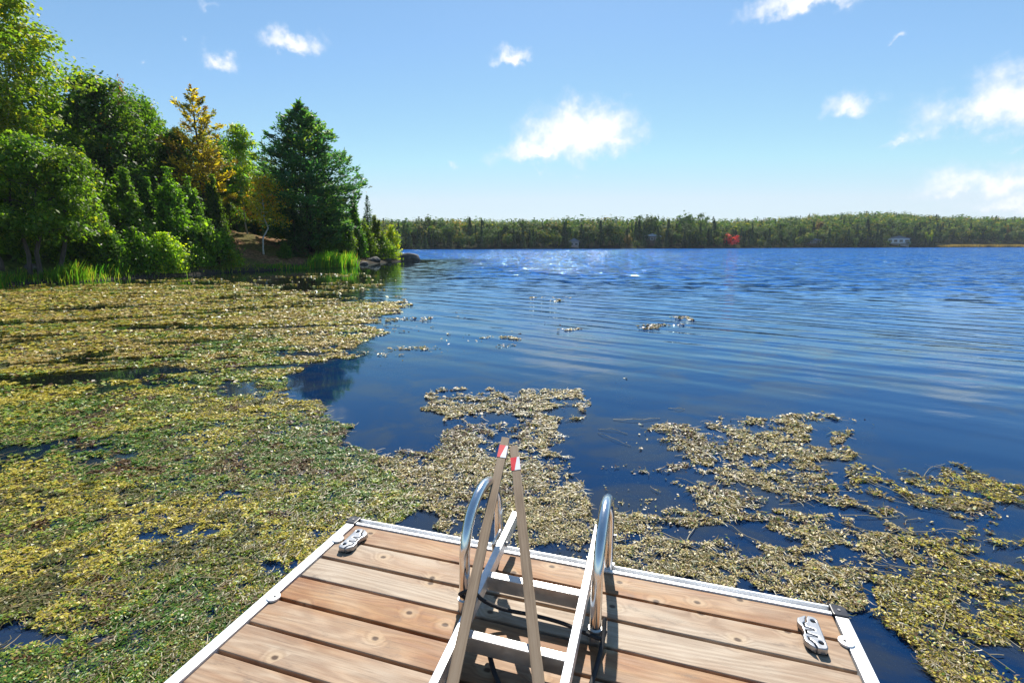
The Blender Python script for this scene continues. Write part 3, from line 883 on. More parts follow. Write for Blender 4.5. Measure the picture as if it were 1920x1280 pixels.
# the wood behind: individual trees that only fill the shade
g = np.random.default_rng(3)
fill = [(-60, 33, 140), (20, 36, 120), (95, 38, 165), (150, 41, 175), (190, 44, 185), (245, 46, 190), (325, 47, 225), (365, 48, 255), (415, 49, 245), (440, 52, 250), (480, 54, 290), (520, 52, 300),
        (30, 31, 260), (100, 32, 290), (160, 34, 270), (215, 37, 260), (275, 38, 280), (345, 41, 330), (400, 43, 330), (440, 45, 300), (540, 50, 330), (470, 49, 350), (515, 50, 340), (600, 50, 340), (635, 52, 360), (-90, 28, 60), (-30, 30, 200), (660, 54, 400),
        (450, 47, 395), (485, 50, 400), (520, 47, 405), (545, 52, 385), (575, 54, 380), (610, 53, 385), (640, 55, 392), (500, 56, 380), (465, 56, 370), (560, 58, 390), (620, 58, 395)]
for i, (x, Y, top) in enumerate(fill):
    k = ('maple', 'maple_b', 'spruce', 'maple', 'maple_b')[i % 5] if i < 28 else ('cedar', 'spruce', 'cedar_b')[i % 3]
    rh = {'maple': 12, 'maple_b': 12, 'spruce': 9, 'cedar': 6, 'cedar_b': 6}[k]
    con = k[:5] in ('spruc', 'cedar')
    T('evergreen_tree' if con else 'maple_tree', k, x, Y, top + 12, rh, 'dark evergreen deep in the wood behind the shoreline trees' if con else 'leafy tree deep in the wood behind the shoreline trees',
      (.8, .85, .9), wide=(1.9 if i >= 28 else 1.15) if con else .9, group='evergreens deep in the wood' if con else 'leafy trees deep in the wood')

# ------------------------------------------------------------------ far shore
def far_proto(key, made):
    mb, V, Fq, cols, bark = made
    t = bpy.data.meshes.new(key + '_trunk')
    t.from_pydata(mb.v, [], mb.f); t.materials.append(M[bark])
    PROTO[key] = (t, np_mesh(key + '_crown', V, Fq, M['far_leaf'], cols))


def slim(H, Rr, seed, pal, kind):
    g = np.random.default_rng(seed)
    mb = MB(); mb.tube([(0, 0, -1), (0, 0, H * .85)], [H * .016, .03], 5)
    if kind == 'con':
        k = 520
        u_ = g.random(k) ** 1.25
        r = Rr * ((1 - u_) ** .9 * g.uniform(.35, 1.1, k) + .03)
    else:
        k = 620
        lump = g.normal(size=(16, 3)); lump /= np.linalg.norm(lump, axis=1, keepdims=True)
        lump *= g.uniform(.5, .9, (16, 1))
    if kind == 'con':
        az = g.random(k) * 6.283
        Cn = np.stack([np.cos(az) * r, np.sin(az) * r, H * (.04 + .96 * u_)], 1)
        V, Fq = leaves(Cn, H * .075, g, .3, 1.7, np.stack([np.cos(az), np.sin(az), np.full(k, -.4)], 1), .5, out=np.stack([np.cos(az), np.sin(az), np.full(k, .5)], 1), ow=.6)
        gi = None
    else:
        gi = g.integers(0, 16, k)
        Cn = lump[gi] + g.normal(size=(k, 3)) * .2
        Cn = Cn * np.array([Rr, Rr, H * .43]) + np.array([0, 0, H * .56])
        V, Fq = leaves(Cn, H * .085, g, .4, 1.25, out=lump[gi] * .8 + (Cn / np.array([Rr, Rr, H * .43]) - np.array([0, 0, 1.3]) - lump[gi]) * 2.2 + np.array([0, 0, .25]), ow=.72)
    return mb, V, Fq, palette(k, *pal, g, gi), 'bark'


A_MIX = ([(.038, .068, .016), (.065, .095, .019), (.11, .122, .024), (.15, .125, .025)], [.3, .36, .24, .1])
A_ORANGE = ([(.15, .085, .022), (.18, .105, .025), (.11, .09, .02)], [.4, .3, .3])
A_GREEN = ([(.032, .058, .015), (.05, .078, .018), (.07, .09, .02)], [.4, .4, .2])
A_CON = ([(.014, .03, .015), (.02, .04, .018), (.034, .056, .022)], [.4, .4, .2])
for i in range(4): far_proto('far_con%d' % i, slim(12, 2.1 + .35 * i, 40 + i, A_CON, 'con'))
for i in range(3): far_proto('far_mix%d' % i, slim(10, 3.2 + .4 * i, 50 + i, A_MIX, 'leaf'))
for i in range(2): far_proto('far_green%d' % i, slim(10, 3.2 + .5 * i, 60 + i, A_GREEN, 'leaf'))
far_proto('far_orange', slim(10, 3.2, 65, A_ORANGE, 'leaf'))
far_proto('far_red', slim(6, 2.6, 66, G_RED, 'leaf'))
far_proto('far_lime', slim(9, 3.3, 67, G_BUSH, 'leaf'))
far_proto('far_bare', broadleaf(11, 2.2, .5, 68, *A_GREEN, n_leaf=260, leaf=.55, n_limb=16, dens=.14))

HOUSES = [(1683, 4.5, 8.0), (1222, 3.0, 1.6), (1522, 3.0, 2.0), (1076, 2.0, 2.2)]        # photo column, metres back, clearing half-width


def xy_far(px_, back):
    """point on the far bank under photo column px_, back metres behind the waterline"""
    Y = 200.0
    for _ in range(12):
        Y = float(far_shore((px_ - 960) / F * (Y * C_ + .3))) + back
    return (px_ - 960) / F * (Y * C_ + .3), Y


# skyline heights in the photo: trees behind are kept near this line
SKYX = [640, 760, 850, 1000, 1080, 1130, 1200, 1290, 1340, 1400, 1500, 1600, 1640, 1700, 1760, 1830, 1920, 2000]
SKYY = [412, 413, 410, 413, 409, 407, 409, 405, 412, 411, 405, 398, 396, 398, 403, 406, 406, 404]
g = np.random.default_rng(12)
count = {'c': 0, 'b': 0}
rows = []
for back, stp in ((1.2, 2.9), (5.0, 3.4), (9.5, 4.2), (14.5, 4.6), (20.0, 5.0), (26.0, 5.0)):
    x = 690.0
    while x < 1965:
        X, Y = xy_far(x, back + g.normal() * 1.0)
        rows.append((x, X, Y, back))
        x += stp * g.uniform(.7, 1.3) / Y * F
WHERE = lambda b: ('at the waterline' if b < 3 else 'in the second row' if b < 7 else 'well back in the wood')
for x, X, Y, back in rows:
    if any(abs(x - hx) < hw / Y * F * (1.0 if back < 5 else .75) and back < hb + 5 for hx, hb, hw in HOUSES): continue
    if x > 1755 and back < 7: continue
    zb = float(far_height(np.array([X]), np.array([Y]))[0])
    grove = float(vnoise(np.array([x / 42.0]), np.array([back / 9.0]), 5))
    con = g.random() < (.72 if back < 3 else .5 if back < 8 else .2) + (grove - .5) * .8
    hv = .78 + .5 * float(vnoise(np.array([x / 30.0]), np.array([back / 6.0 + 9]), 8))
    lim = z_at(Y, np.interp(x, SKYX, SKYY) + (10 if x < 1350 else 20) - back * .3 + abs(g.normal()) * (6.0 if con else 2.5)) - zb
    h = min(g.uniform(5, 12) if con else g.uniform(5, 9.5), max(3.5, lim * 1.05)) * (.72 if back < 3 else .9 if back < 7 else 1) * hv
    if con:
        if count['c'] >= 295: continue
        count['c'] += 1
        k = 'far_con%d' % g.integers(4)
        o = plant('conifer_tree', k, (X, Y, zb), h / 12, g.random() * 6.28, 'dark pointed conifer standing %s on the far shore' % WHERE(back), group='conifers %s of the far shore' % WHERE(back), tint=tuple(g.uniform(.8, 1.2) * np.array([1, 1, 1])))
    else:
        if count['b'] >= 295: continue
        count['b'] += 1
        k = ('far_mix0', 'far_mix1', 'far_mix2', 'far_green0', 'far_green1', 'far_mix0', 'far_green0', 'far_orange' if g.random() < .25 else 'far_mix1')[g.integers(8)]
        hue = {'far_m': 'olive', 'far_g': 'green', 'far_o': 'orange-tinged'}[k[:5]]
        o = plant('broadleaf_tree', k, (X, Y, zb), h / 10, g.random() * 6.28, 'rounded %s leafy tree standing %s on the far shore' % (hue, WHERE(back)), group='%s leafy trees %s of the far shore' % (hue, WHERE(back)), tint=tuple(g.uniform(.8, 1.15) * np.array([1, 1, 1])))
for name, key, px_, back, top, rh, wide, label in [
    ('red_maple', 'far_red', 1371, 1.5, 439, 6, 1.5, 'small bright red maple at the waterline across the lake'),
    ('lime_tree', 'far_lime', 1738, 3.0, 428, 9, .8, 'bright lime-green tree right of the white cottage'),
    ('orange_tree', 'far_orange', 882, 3.0, 444, 10, .6, 'small orange tree on the left part of the far shore'),
    ('orange_tree', 'far_orange', 1103, 6.0, 420, 10, .7, 'tall rusty orange tree right of the grey boathouse'),
    ('bare_tree', 'far_bare', 1197, 16, 402, 11, 1.0, 'thin half-bare tree poking above the far treeline near its middle'),
    ('bare_tree', 'far_bare', 1310, 18, 398, 11, 1.0, 'thin half-bare tree on the skyline left of the red maple'),
    ('bare_tree', 'far_bare', 1322, 17, 404, 11, .8, 'second half-bare tree on the skyline left of the red maple'),
    ('round_tree', 'far_green1', 1217, 15, 400, 10, .8, 'round-topped tree standing above the middle of the far treeline'),
    ('round_tree', 'far_green0', 1283, 17, 400, 10, 1.0, 'wide flat-topped tree on the skyline between the half-bare trees'),
]:
    X, Y = xy_far(px_, back)
    zb = float(far_height(np.array([X]), np.array([Y]))[0])
    s_ = (z_at(Y, top) - zb) / rh
    plant(name, key, (X, Y, zb), s_ * wide, .7, label, 'tree', tint=(.9, .85, 1.1) if key == 'far_red' else (1.1, 1.1, 1.1), sz=s_)

for px_, back, h, key, label in [(1664, 1.2, 3.2, 'far_green1', 'round green bush at the left corner of the white cottage'), (1703, 1.0, 3.6, 'far_mix1', 'olive bush at the right corner of the white cottage'),
                                  (1686, .6, 1.5, 'far_green0', 'low green bush below the deck of the white cottage'), (1069, .8, 2.4, 'far_green0', 'green bush beside the grey boathouse')]:
    X, Y = xy_far(px_, back)
    zb = float(far_height(np.array([X]), np.array([Y]))[0])
    plant('bush', key, (X, Y, zb), h / 10, 1.1, label, 'bush')

# the hillside forest behind reads as one mass
g = np.random.default_rng(5)
VV, CC = [], []
KEYS = ['far_mix0', 'far_mix1', 'far_mix2', 'far_green0', 'far_green1', 'far_orange', 'far_con0', 'far_con2']
cache = {}
for k in KEYS:
    me = PROTO[k][1]
    v = np.empty(len(me.vertices) * 3, np.float32); me.vertices.foreach_get('co', v)
    c = np.empty(len(me.vertices) * 4, np.float32); me.color_attributes['tint'].data.foreach_get('color', c)
    cache[k] = (v.reshape(-1, 4, 3)[::4], c.reshape(-1, 4, 4)[::4, :, :3])
nf = 0
for _ in range(2300):
    x = g.uniform(660, 1990)
    back = 26 + 115 * g.random() ** 1.2 * (1 if x > 1330 else .45)
    X, Y = xy_far(x, back)
    zb = float(far_height(np.array([X]), np.array([Y]))[0])
    top = np.interp(x, SKYX, SKYY)
    h = g.uniform(6.5, 12.5)
    lim = z_at(Y, top + 2 + g.normal() * 2.6 - (0 if g.random() > .08 else 6)) - zb
    if lim < 4: continue
    h = min(h, lim)
    k = KEYS[g.choice(8, p=[.2, .2, .16, .13, .12, .02, .09, .08])]
    v, c = cache[k]
    q = g.random() * 6.28
    s_ = h / (12 if 'con' in k else 10)
    rot = np.array([[math.cos(q), -math.sin(q), 0], [math.sin(q), math.cos(q), 0], [0, 0, 1]])
    sc3 = np.array([s_ * (1.15 if 'con' not in k else 1), s_ * (1.15 if 'con' not in k else 1), s_])
    VV.append((v @ rot.T) * sc3 + np.array([X, Y, zb])); CC.append(c * g.uniform(.8, 1.15) * (1.2 if 'con' not in k else .9)); nf += 1
VV = np.concatenate(VV).reshape(-1, 3); CC = np.concatenate(CC).reshape(-1, 3)
props(link('far_forest', np_mesh('far_forest', VV, np.arange(len(VV)).reshape(-1, 4), M['far_leaf'], CC)), 'mixed forest in early autumn colour covering the far hills', 'forest', kind='stuff')
print('far', count, nf, len(VV) // 4)

# brown reed marsh at the right end of the far shore
g = np.random.default_rng(8)
k = 5000
px_ = g.uniform(1740, 1990, k)
P = np.array([xy_far(a, 0)[0:2] for a in np.linspace(1740, 1990, 60)])
X = np.interp(px_, np.linspace(1740, 1990, 60), P[:, 0]); Y = np.interp(px_, np.linspace(1740, 1990, 60), P[:, 1]) + g.uniform(-1, 9, k)
hh = g.uniform(.7, 1.5, k) * np.interp(px_, [1740, 1800], [.5, 1])
B = np.stack([X, Y, np.zeros(k)], 1)
V = np.stack([B, B + np.stack([np.full(k, .25), 0 * X, hh], 1), B + np.stack([np.full(k, .05), 0 * X, hh * 1.15], 1), B + np.stack([np.full(k, -.2), 0 * X, hh * .4], 1)], 1).reshape(-1, 3)
props(link('marsh_grass', np_mesh('marsh_grass', V, np.arange(4 * k).reshape(-1, 4), M['leaf'], palette(k, [(.085, .06, .03), (.12, .085, .04), (.06, .045, .024)], [.4, .3, .3], g))), 'brown reed marsh at the right end of the far shore', 'reeds', kind='stuff')


# ------------------------------------------------------------------ cottages across the lake
def cottage(px_, back, W, Hh, D, label, wall, roof, storeys=1, deck=False, zoff=0.0, cat='cottage', low_roof=.28):
    X, Y = xy_far(px_, back)
    zb = float(far_height(np.array([X]), np.array([Y]))[0]) + zoff
    r = empty('cottage' if cat == 'cottage' else cat, (X, Y, zb), -math.atan2(X, Y), label, cat)
    b = MB().box((0, D / 2, Hh / 2 - 1), (W, D, Hh + 2)); b.build('wall', wall, r)
    rh = W * low_roof * .5
    b = MB()
    for s_ in (-1, 1):
        b.prism([(s_ * (W / 2 + .5), Hh - .15), (0, Hh + rh), (0, Hh + rh + .18), (s_ * (W / 2 + .5), Hh + .05)], -.5, D + .5, lambda a, c, z: (a, z, c))
    b.prism([(-W / 2, Hh), (W / 2, Hh), (0, Hh + rh)], 0.02, D - .02, lambda a, c, z: (a, z, c))
    b.build('roof', roof, r)
    nw = max(2, int(W / 1.9))
    for q in range(nw):
        cx = -W / 2 + W * (q + .5) / nw
        f = MB().box((cx, -.03, Hh * .55), (W / nw * .72, .08, Hh * .52)); fo = f.build('window', M['siding'], r)
        MB().box((cx, -.075, Hh * .55), (W / nw * .60, .03, Hh * .44)).build('pane', M['glass'], fo)
    if deck:
        MB().box((0, -1.3, .1), (W + .8, 2.6, .18)).build('deck', M['deckwood'], r)
        rl = MB()
        rl.box((0, -2.55, 1.0), (W + .8, .08, .09))
        rl.build('railing', M['siding'], r)
        for q in range(9):
            MB().box((-W / 2 - .3 + (W + .6) * q / 8, -2.55, .57), (.09, .09, .8)).build('railing_post', M['siding'], r)
        for q in (-1, 0, 1):
            MB().box((q * W * .45, -2.3, -1.0), (.2, .2, 2.1)).build('post', M['deckwood'], r)
    return r


cottage(1683, 4.5, 9.0, 2.7, 6, 'white cottage with a wide row of windows and a raised deck across the lake', M['siding'], M['greyroof'], deck=True, zoff=1.0)
cottage(1222, 5.0, 6.0, 2.2, 5, 'small brown cabin with pale roof in trees mid-way along the far shore', M['brown'], M['paleroof'], zoff=1.6)
cottage(1522, 4.0, 6.5, 2.0, 5, 'low brown cabin in trees between the red maple and the white cottage', M['brown'], M['greyroof'], zoff=.6)
cottage(1076, 2.0, 3.6, 2.0, 4, 'little grey boathouse at the water on the far shore, left of the middle', M['deckwood'], M['greyroof'], zoff=.0, cat='boathouse', low_roof=.6)

# ------------------------------------------------------------------ near shore details: rocks, log, stump, reeds
def rock(x, y, sx, sy, sz, seed, label, z=None, rz=0.0, name='rock'):
    bm = bmesh.new()
    bmesh.ops.create_icosphere(bm, subdivisions=3, radius=1)
    g = random.Random(seed)
    planes = [(Vector((g.gauss(0, 1), g.gauss(0, 1), g.gauss(0, 1))).normalized(), g.uniform(.62, .9)) for _ in range(9)]
    for v in bm.verts:
        for d, h in planes:
            e = v.co.dot(d) - h
            if e > 0: v.co -= d * e * .9
        f = float(fbm(np.array([v.co.x * 2.2 + seed]), np.array([v.co.y * 2.2 + v.co.z * 1.7]), 3, seed)[0]) - .5
        v.co *= 1 + f * .25
        v.co = Vector((v.co.x * sx, v.co.y * sy, v.co.z * sz))
    me = bpy.data.meshes.new(name); bm.to_mesh(me); bm.free()
    me.materials.append(M['rock'])
    o = link(name, me)
    if z is None: z = max(0.0, float(bank_height(np.array([x]), np.array([y]))[0]))
    o.location, o.rotation_euler = (x, y, z), (0, 0, rz)
    return props(o, label, 'rock')


q = at(757, 489)
rock(q.x + .35, q.y + .3, 1.5, 1.2, .75, 3, 'big dark sloping rock at the tip of the point', .15, .3)
for i, (x, y, sx, sz, lb) in enumerate([(722, 491, .9, .5, 'blocky dark rock left of the big rock on the point'), (700, 493.5, .8, .42, 'dark rock under the olive cedar on the point'), (682, 496, .6, .35, 'small grey rock at the water below the dark cedars'),
                                        (664, 498, .5, .3, 'small rock right of the bright reed clump'), (740, 489.5, .7, .45, 'flat rock below the lime bush'), (604, 496, 1.3, .5, 'pale blue-grey rock slab below the big pine'), (575, 494, 1.0, .5, 'pale rock ledge left of the slab below the pine'),
                                        (633, 499, .6, .3, 'pale low rock among the bright reeds'), (62, 530, .35, .2, 'small tan rock at the foot of the reeds'), (268, 512, .55, .25, 'dark stone under the driftwood'), (330, 509, .6, .25, 'dark stone under the middle of the fallen log')]):
    q = at(x, y)
    rock(q.x - (.8 if 540 < x < 650 else .1), q.y + .2, sx, sx * .8, sz, 20 + i, lb, rz=i * .9)

# fallen log
a, b = at(262, 503, .35), at(412, 497, .4)
t = MB()
pp = limb_path(a + Vector((0, .6, .1)), b + Vector((0, .7, .05)), np.random.default_rng(2), .02, 0, 9)
t.tube(pp, [.2, .22, .21, .2, .2, .18, .17, .16, .14], 10)
r = empty('fallen_log', tuple(a), 0, 'dark fallen log lying along the waterline below the bushes', 'log')
lo = t.build('trunk', M['bark'], r, smooth=True); lo.matrix_parent_inverse = Matrix.Translation(-a)
for i, (dx, dz, l) in enumerate([(.6, .55, 1.2), (1.3, -.1, 1.4), (-.3, .3, .9)]):
    bmb = MB(); s0 = Vector(pp[1 + i])
    bmb.tube(limb_path(s0, s0 + Vector((dx + .3, -.9, dz - .1)) * l, np.random.default_rng(i), .1, 0, 5), [.06, .05, .04, .03, .012], 6)
    o = bmb.build('branch', M['grey_bark'], r, smooth=True); o.matrix_parent_inverse = Matrix.Translation(-a)
for i, (x0, y0, x1, y1, lb) in enumerate([(248, 500, 232, 490, 'pale driftwood branch sticking up at the right end of the reeds'), (243, 505, 300, 512, 'grey driftwood branch lying in the water under the log'), (150, 491, 205, 496, 'pale bare root lying beside the grey stump')]):
    p0, p1 = at(x0, y0, .2), at(x1, y1, .2 + (.5 if i == 0 else 0))
    bmb = MB(); bmb.tube(limb_path(p0, p1, np.random.default_rng(9 + i), .08, .05, 7), [.07, .065, .06, .05, .04, .03, .015], 7)
    props(bmb.build('driftwood', M['grey_bark'], smooth=True), lb, 'driftwood')
# stump with roots
q = at(158, 497, .45)
r = empty('stump', tuple(q), 0, 'pale grey stump with spread roots behind the reeds', 'stump')
MB().tube([(0, 0, -.2), (0, 0, .15), (.02, 0, .5), (.05, 0, .95), (.06, 0, 1.05)], [.26, .19, .15, .13, .09], 10).build('trunk', M['grey_bark'], r, smooth=True)
for i in range(5):
    an = -2.6 + i * .75
    MB().tube([(.05 * math.cos(an), .05 * math.sin(an), .22), (.35 * math.cos(an), .35 * math.sin(an), .06), (.75 * math.cos(an + .2), .75 * math.sin(an + .2), -.08)], [.1, .07, .02], 7).build('root', M['grey_bark'], r, smooth=True)


def reeds(name, pts, k, h, pal, seed, label, lean=.25):
    """upright narrow blades, each bent once"""
    g = np.random.default_rng(seed)
    pts = np.array(pts)
    i = g.integers(0, len(pts) - 1, k); t = g.random(k)
    B = pts[i] + (pts[i + 1] - pts[i]) * t[:, None]
    B = B + g.normal(size=(k, 2)) * np.array([.35, .45])
    clump = fbm(B[:, 0] * 1.1, B[:, 1] * 1.1, 2, seed)
    hh = h * g.uniform(.55, 1.2, k) * (.45 + 1.1 * clump)
    lx = g.normal(size=k) * .16 + lean * .5; ly = g.normal(size=k) * .16
    w = g.uniform(.012, .026, k)
    z0 = np.full(k, -.15)
    p0 = np.stack([B[:, 0], B[:, 1], z0], 1)
    p1 = p0 + np.stack([lx * hh * .35, ly * hh * .35, hh * .62], 1)
    p2 = p0 + np.stack([lx * hh, ly * hh, hh], 1)
    wx = np.stack([w, 0 * w, 0 * w], 1)
    V = np.stack([p0 - wx, p0 + wx, p1 + wx, p1 - wx, p2 + wx * .2, p2 - wx * .2], 1).reshape(-1, 3)
    b = (np.arange(k) * 6)[:, None]
    Fq = np.concatenate([b + [0, 1, 2, 3], b + [3, 2, 4, 5]])
    c = palette(k, *pal, g)[::4]
    return props(link(name, np_mesh(name, V, Fq, M['leaf'], np.repeat(c, 6, axis=0))), label, 'reeds', kind='stuff')


G_REED = ([(.04, .10, .014), (.06, .14, .018), (.10, .15, .02), (.2, .16, .045)], [.36, .34, .2, .1])
S2 = lambda L: [(at(x, y).x, at(x, y).y) for x, y in L]
reeds('reeds', S2([(-60, 548), (0, 535), (60, 533), (120, 529), (150, 526)]), 2600, .8, G_REED, 1, 'bright green reeds along the shore at the left edge')
reeds('reeds', S2([(165, 524), (200, 522), (245, 519)]), 1100, .8, G_REED, 2, 'green reed clump right of the leaning trunk')
reeds('reeds', S2([(455, 506), (500, 506), (560, 504), (600, 501)]), 1100, .55, G_REED, 3, 'low green reeds in front of the pale rocks')
reeds('reeds', S2([(588, 502), (620, 501), (655, 499)]), 1500, 1.05, G_REED, 4, 'bright sunlit reed clump below the big pine')
reeds('undergrowth', [(-22.6, 23.5), (-22.2, 27), (-21.3, 30), (-19.5, 34), (-17.6, 38)], 5000, .5, ([(.06, .09, .02), (.09, .12, .025), (.16, .15, .04)], [.4, .4, .2]), 5, 'low green undergrowth on the bank', .1)

# ------------------------------------------------------------------ floating weed
DOCK_A = R(17.1)
U_ = Vector((math.cos(DOCK_A), -math.sin(DOCK_A), 0)); W_ = Vector((math.sin(DOCK_A), math.cos(DOCK_A), 0))
O_ = at(659, 968, DZ)


def zone(L):
    return [(at(x, y).x, at(x, y).y) for x, y in L]


# traced patches: outline in the photo, cover, how yellow, how brown-pale
ZONES = [
    (zone([(-700, 545), (-80, 538), (60, 537), (250, 532), (420, 537), (560, 550), (680, 563), (755, 577), (725, 592), (700, 615), (705, 645), (690, 668), (560, 690), (540, 705), (555, 745), (600, 778), (650, 815), (700, 850), (720, 900), (760, 960), (700, 1010), (560, 1100), (430, 1230), (250, 1400), (-900, 1500)]), .97, 'left'),
    (zone([(250, 524), (420, 507), (640, 503), (720, 515), (770, 558), (680, 563), (560, 550), (420, 537), (250, 532)]), .35, 'left'),
    (zone([(690, 600), (830, 588), (850, 600), (740, 618), (690, 640)]), .62, 'pale'),
    (zone([(690, 665), (760, 640), (830, 650), (800, 680), (720, 690)]), .55, 'pale'),
    (zone([(760, 640), (900, 622), (985, 622), (960, 640), (850, 660)]), .5, 'pale'),
    (zone([(990, 560), (1050, 556), (1055, 568), (1000, 570)]), .35, 'pale'),
    (zone([(1000, 603), (1060, 600), (1060, 618), (1010, 620)]), .5, 'pale'),
    (zone([(1195, 592), (1270, 596), (1275, 615), (1210, 614)]), .6, 'pale'),
    (zone([(1128, 705), (1165, 702), (1180, 735), (1140, 742)]), .7, 'pale'),
    (zone([(810, 735), (870, 728), (960, 740), (1060, 725), (1090, 750), (1080, 790), (1060, 830), (1100, 860), (1105, 900), (1130, 935), (1150, 1010), (1100, 1060), (900, 1020), (680, 975), (650, 900), (700, 850), (820, 820), (800, 780)]), .9, 'mid'),
    (zone([(1180, 830), (1230, 790), (1330, 790), (1400, 770), (1500, 775), (1520, 800), (1420, 810), (1500, 830), (1590, 820), (1600, 840), (1530, 860), (1560, 900), (1590, 940), (1700, 1010), (1560, 1060), (1500, 1110), (1130, 1060), (1120, 1000), (1190, 930), (1160, 870)]), .80, 'mid'),
    (zone([(1590, 860), (1690, 870), (1780, 890), (1830, 880), (1930, 900), (2400, 1000), (2600, 1500), (1750, 1500), (1600, 1150), (1560, 1090), (1700, 1010), (1600, 920)]), .66, 'right'),
    (zone([(1560, 1050), (1720, 1010), (1920, 1060), (2600, 1200), (2600, 1600), (1760, 1600), (1610, 1140)]), .86, 'right'),
    (zone([(1450, 735), (1530, 760), (1640, 800), (1620, 820), (1500, 770)]), .3, 'pale'),
]
g = np.random.default_rng(21)
NS = 2300000
lr = g.uniform(math.log(1.15), math.log(34), NS)
rr = np.exp(lr)
an = g.uniform(R(-56), R(56), NS)
wx_, wy_ = rr * np.sin(an), rr * np.cos(an)
# ragged outlines: sample the zones at warped positions
amp = .10 + .045 * rr
qx = wx_ + amp * ((fbm(wx_ * 1.1, wy_ * 1.1, 4, 31) - .5) * 3.4) + .12 * (vnoise(wx_ * 9, wy_ * 9, 77) - .5)
qy = wy_ + amp * ((fbm(wx_ * 1.1, wy_ * 1.1, 4, 47) - .5) * 3.4) + .12 * (vnoise(wx_ * 9, wy_ * 9, 78) - .5)
cover = np.zeros(NS); zid = np.full(NS, -1)
for i, (poly, cv, kind) in enumerate(ZONES):
    ins = inside(qx, qy, poly) & (cv > cover)
    cover[ins] = cv; zid[ins] = {'left': 0, 'pale': 1, 'mid': 2, 'right': 3}[kind]
# mats, holes and streaks inside the patches (features grow a little with the open water's scale)
ca, sa = math.cos(R(12)), math.sin(R(12))
lx_, ly_ = wx_ * ca + wy_ * sa, -wx_ * sa + wy_ * ca
big = fbm(lx_ * .55, ly_ * 1.05, 4, 3)
mid = fbm(lx_ * 2.3, ly_ * 3.6, 4, 6)
fin = fbm(wx_ * 10, wy_ * 13, 3, 8)
m_ = .40 * big + .36 * mid + .24 * fin                      # about 0.5 +- 0.1
streak = fbm(lx_ * .34 + 3, ly_ * 2.1, 4, 71)
m_ = m_ - np.clip((rr - 5) / 5, 0, 1) * np.clip(streak - .53, 0, 1) * 1.5
thr = np.interp(cover, [0, .3, .5, .66, .8, .86, .97, 1], [1, .60, .55, .52, .485, .465, .375, .3])
crev = fbm(wx_ * 13, wy_ * 16, 3, 19)
sm = lambda v, a, b: np.clip((v - a) / (b - a), 0, 1) ** 2 * (3 - 2 * np.clip((v - a) / (b - a), 0, 1))
pk = sm(m_ - thr, -.022, .055) * (np.where(zid == 0, .30, .16) + np.where(zid == 0, .70, .84) * sm(crev, .36, .54))
keep = (cover > 0) & (g.random(NS) < pk)
soft = (m_ > thr - .07) & (cover > 0) & ~keep                # sunk fringe
stray = (g.random(NS) < .0004) & (rr < 14) & ~keep & (cover > 0)
# clear strip beside the dock, nothing under it or on the land
rel = np.stack([wx_ - O_.x, wy_ - O_.y], 1)
du, dw = rel @ np.array([U_.x, U_.y]), rel @ np.array([W_.x, W_.y])
under = (du > .03) & (du < 2.37) & (dw < -.03)
clear = (du > 2.3) & (du < 2.46 + .22 * fbm(dw * 3, dw * 0, 2, 4)) & (dw < .12)
land = inside(wx_, wy_, SHORE) & (dist_poly(wx_, wy_, SHORE) > .5)
ok = ~(under | clear | land)
far_thin = g.random(NS) < np.interp(rr, [3, 8, 34], [1, .9, .75])
keep &= ok & far_thin; soft &= ok & (g.random(NS) < np.where(zid == 0, .30, .2)) & (rr < 16); stray &= ok


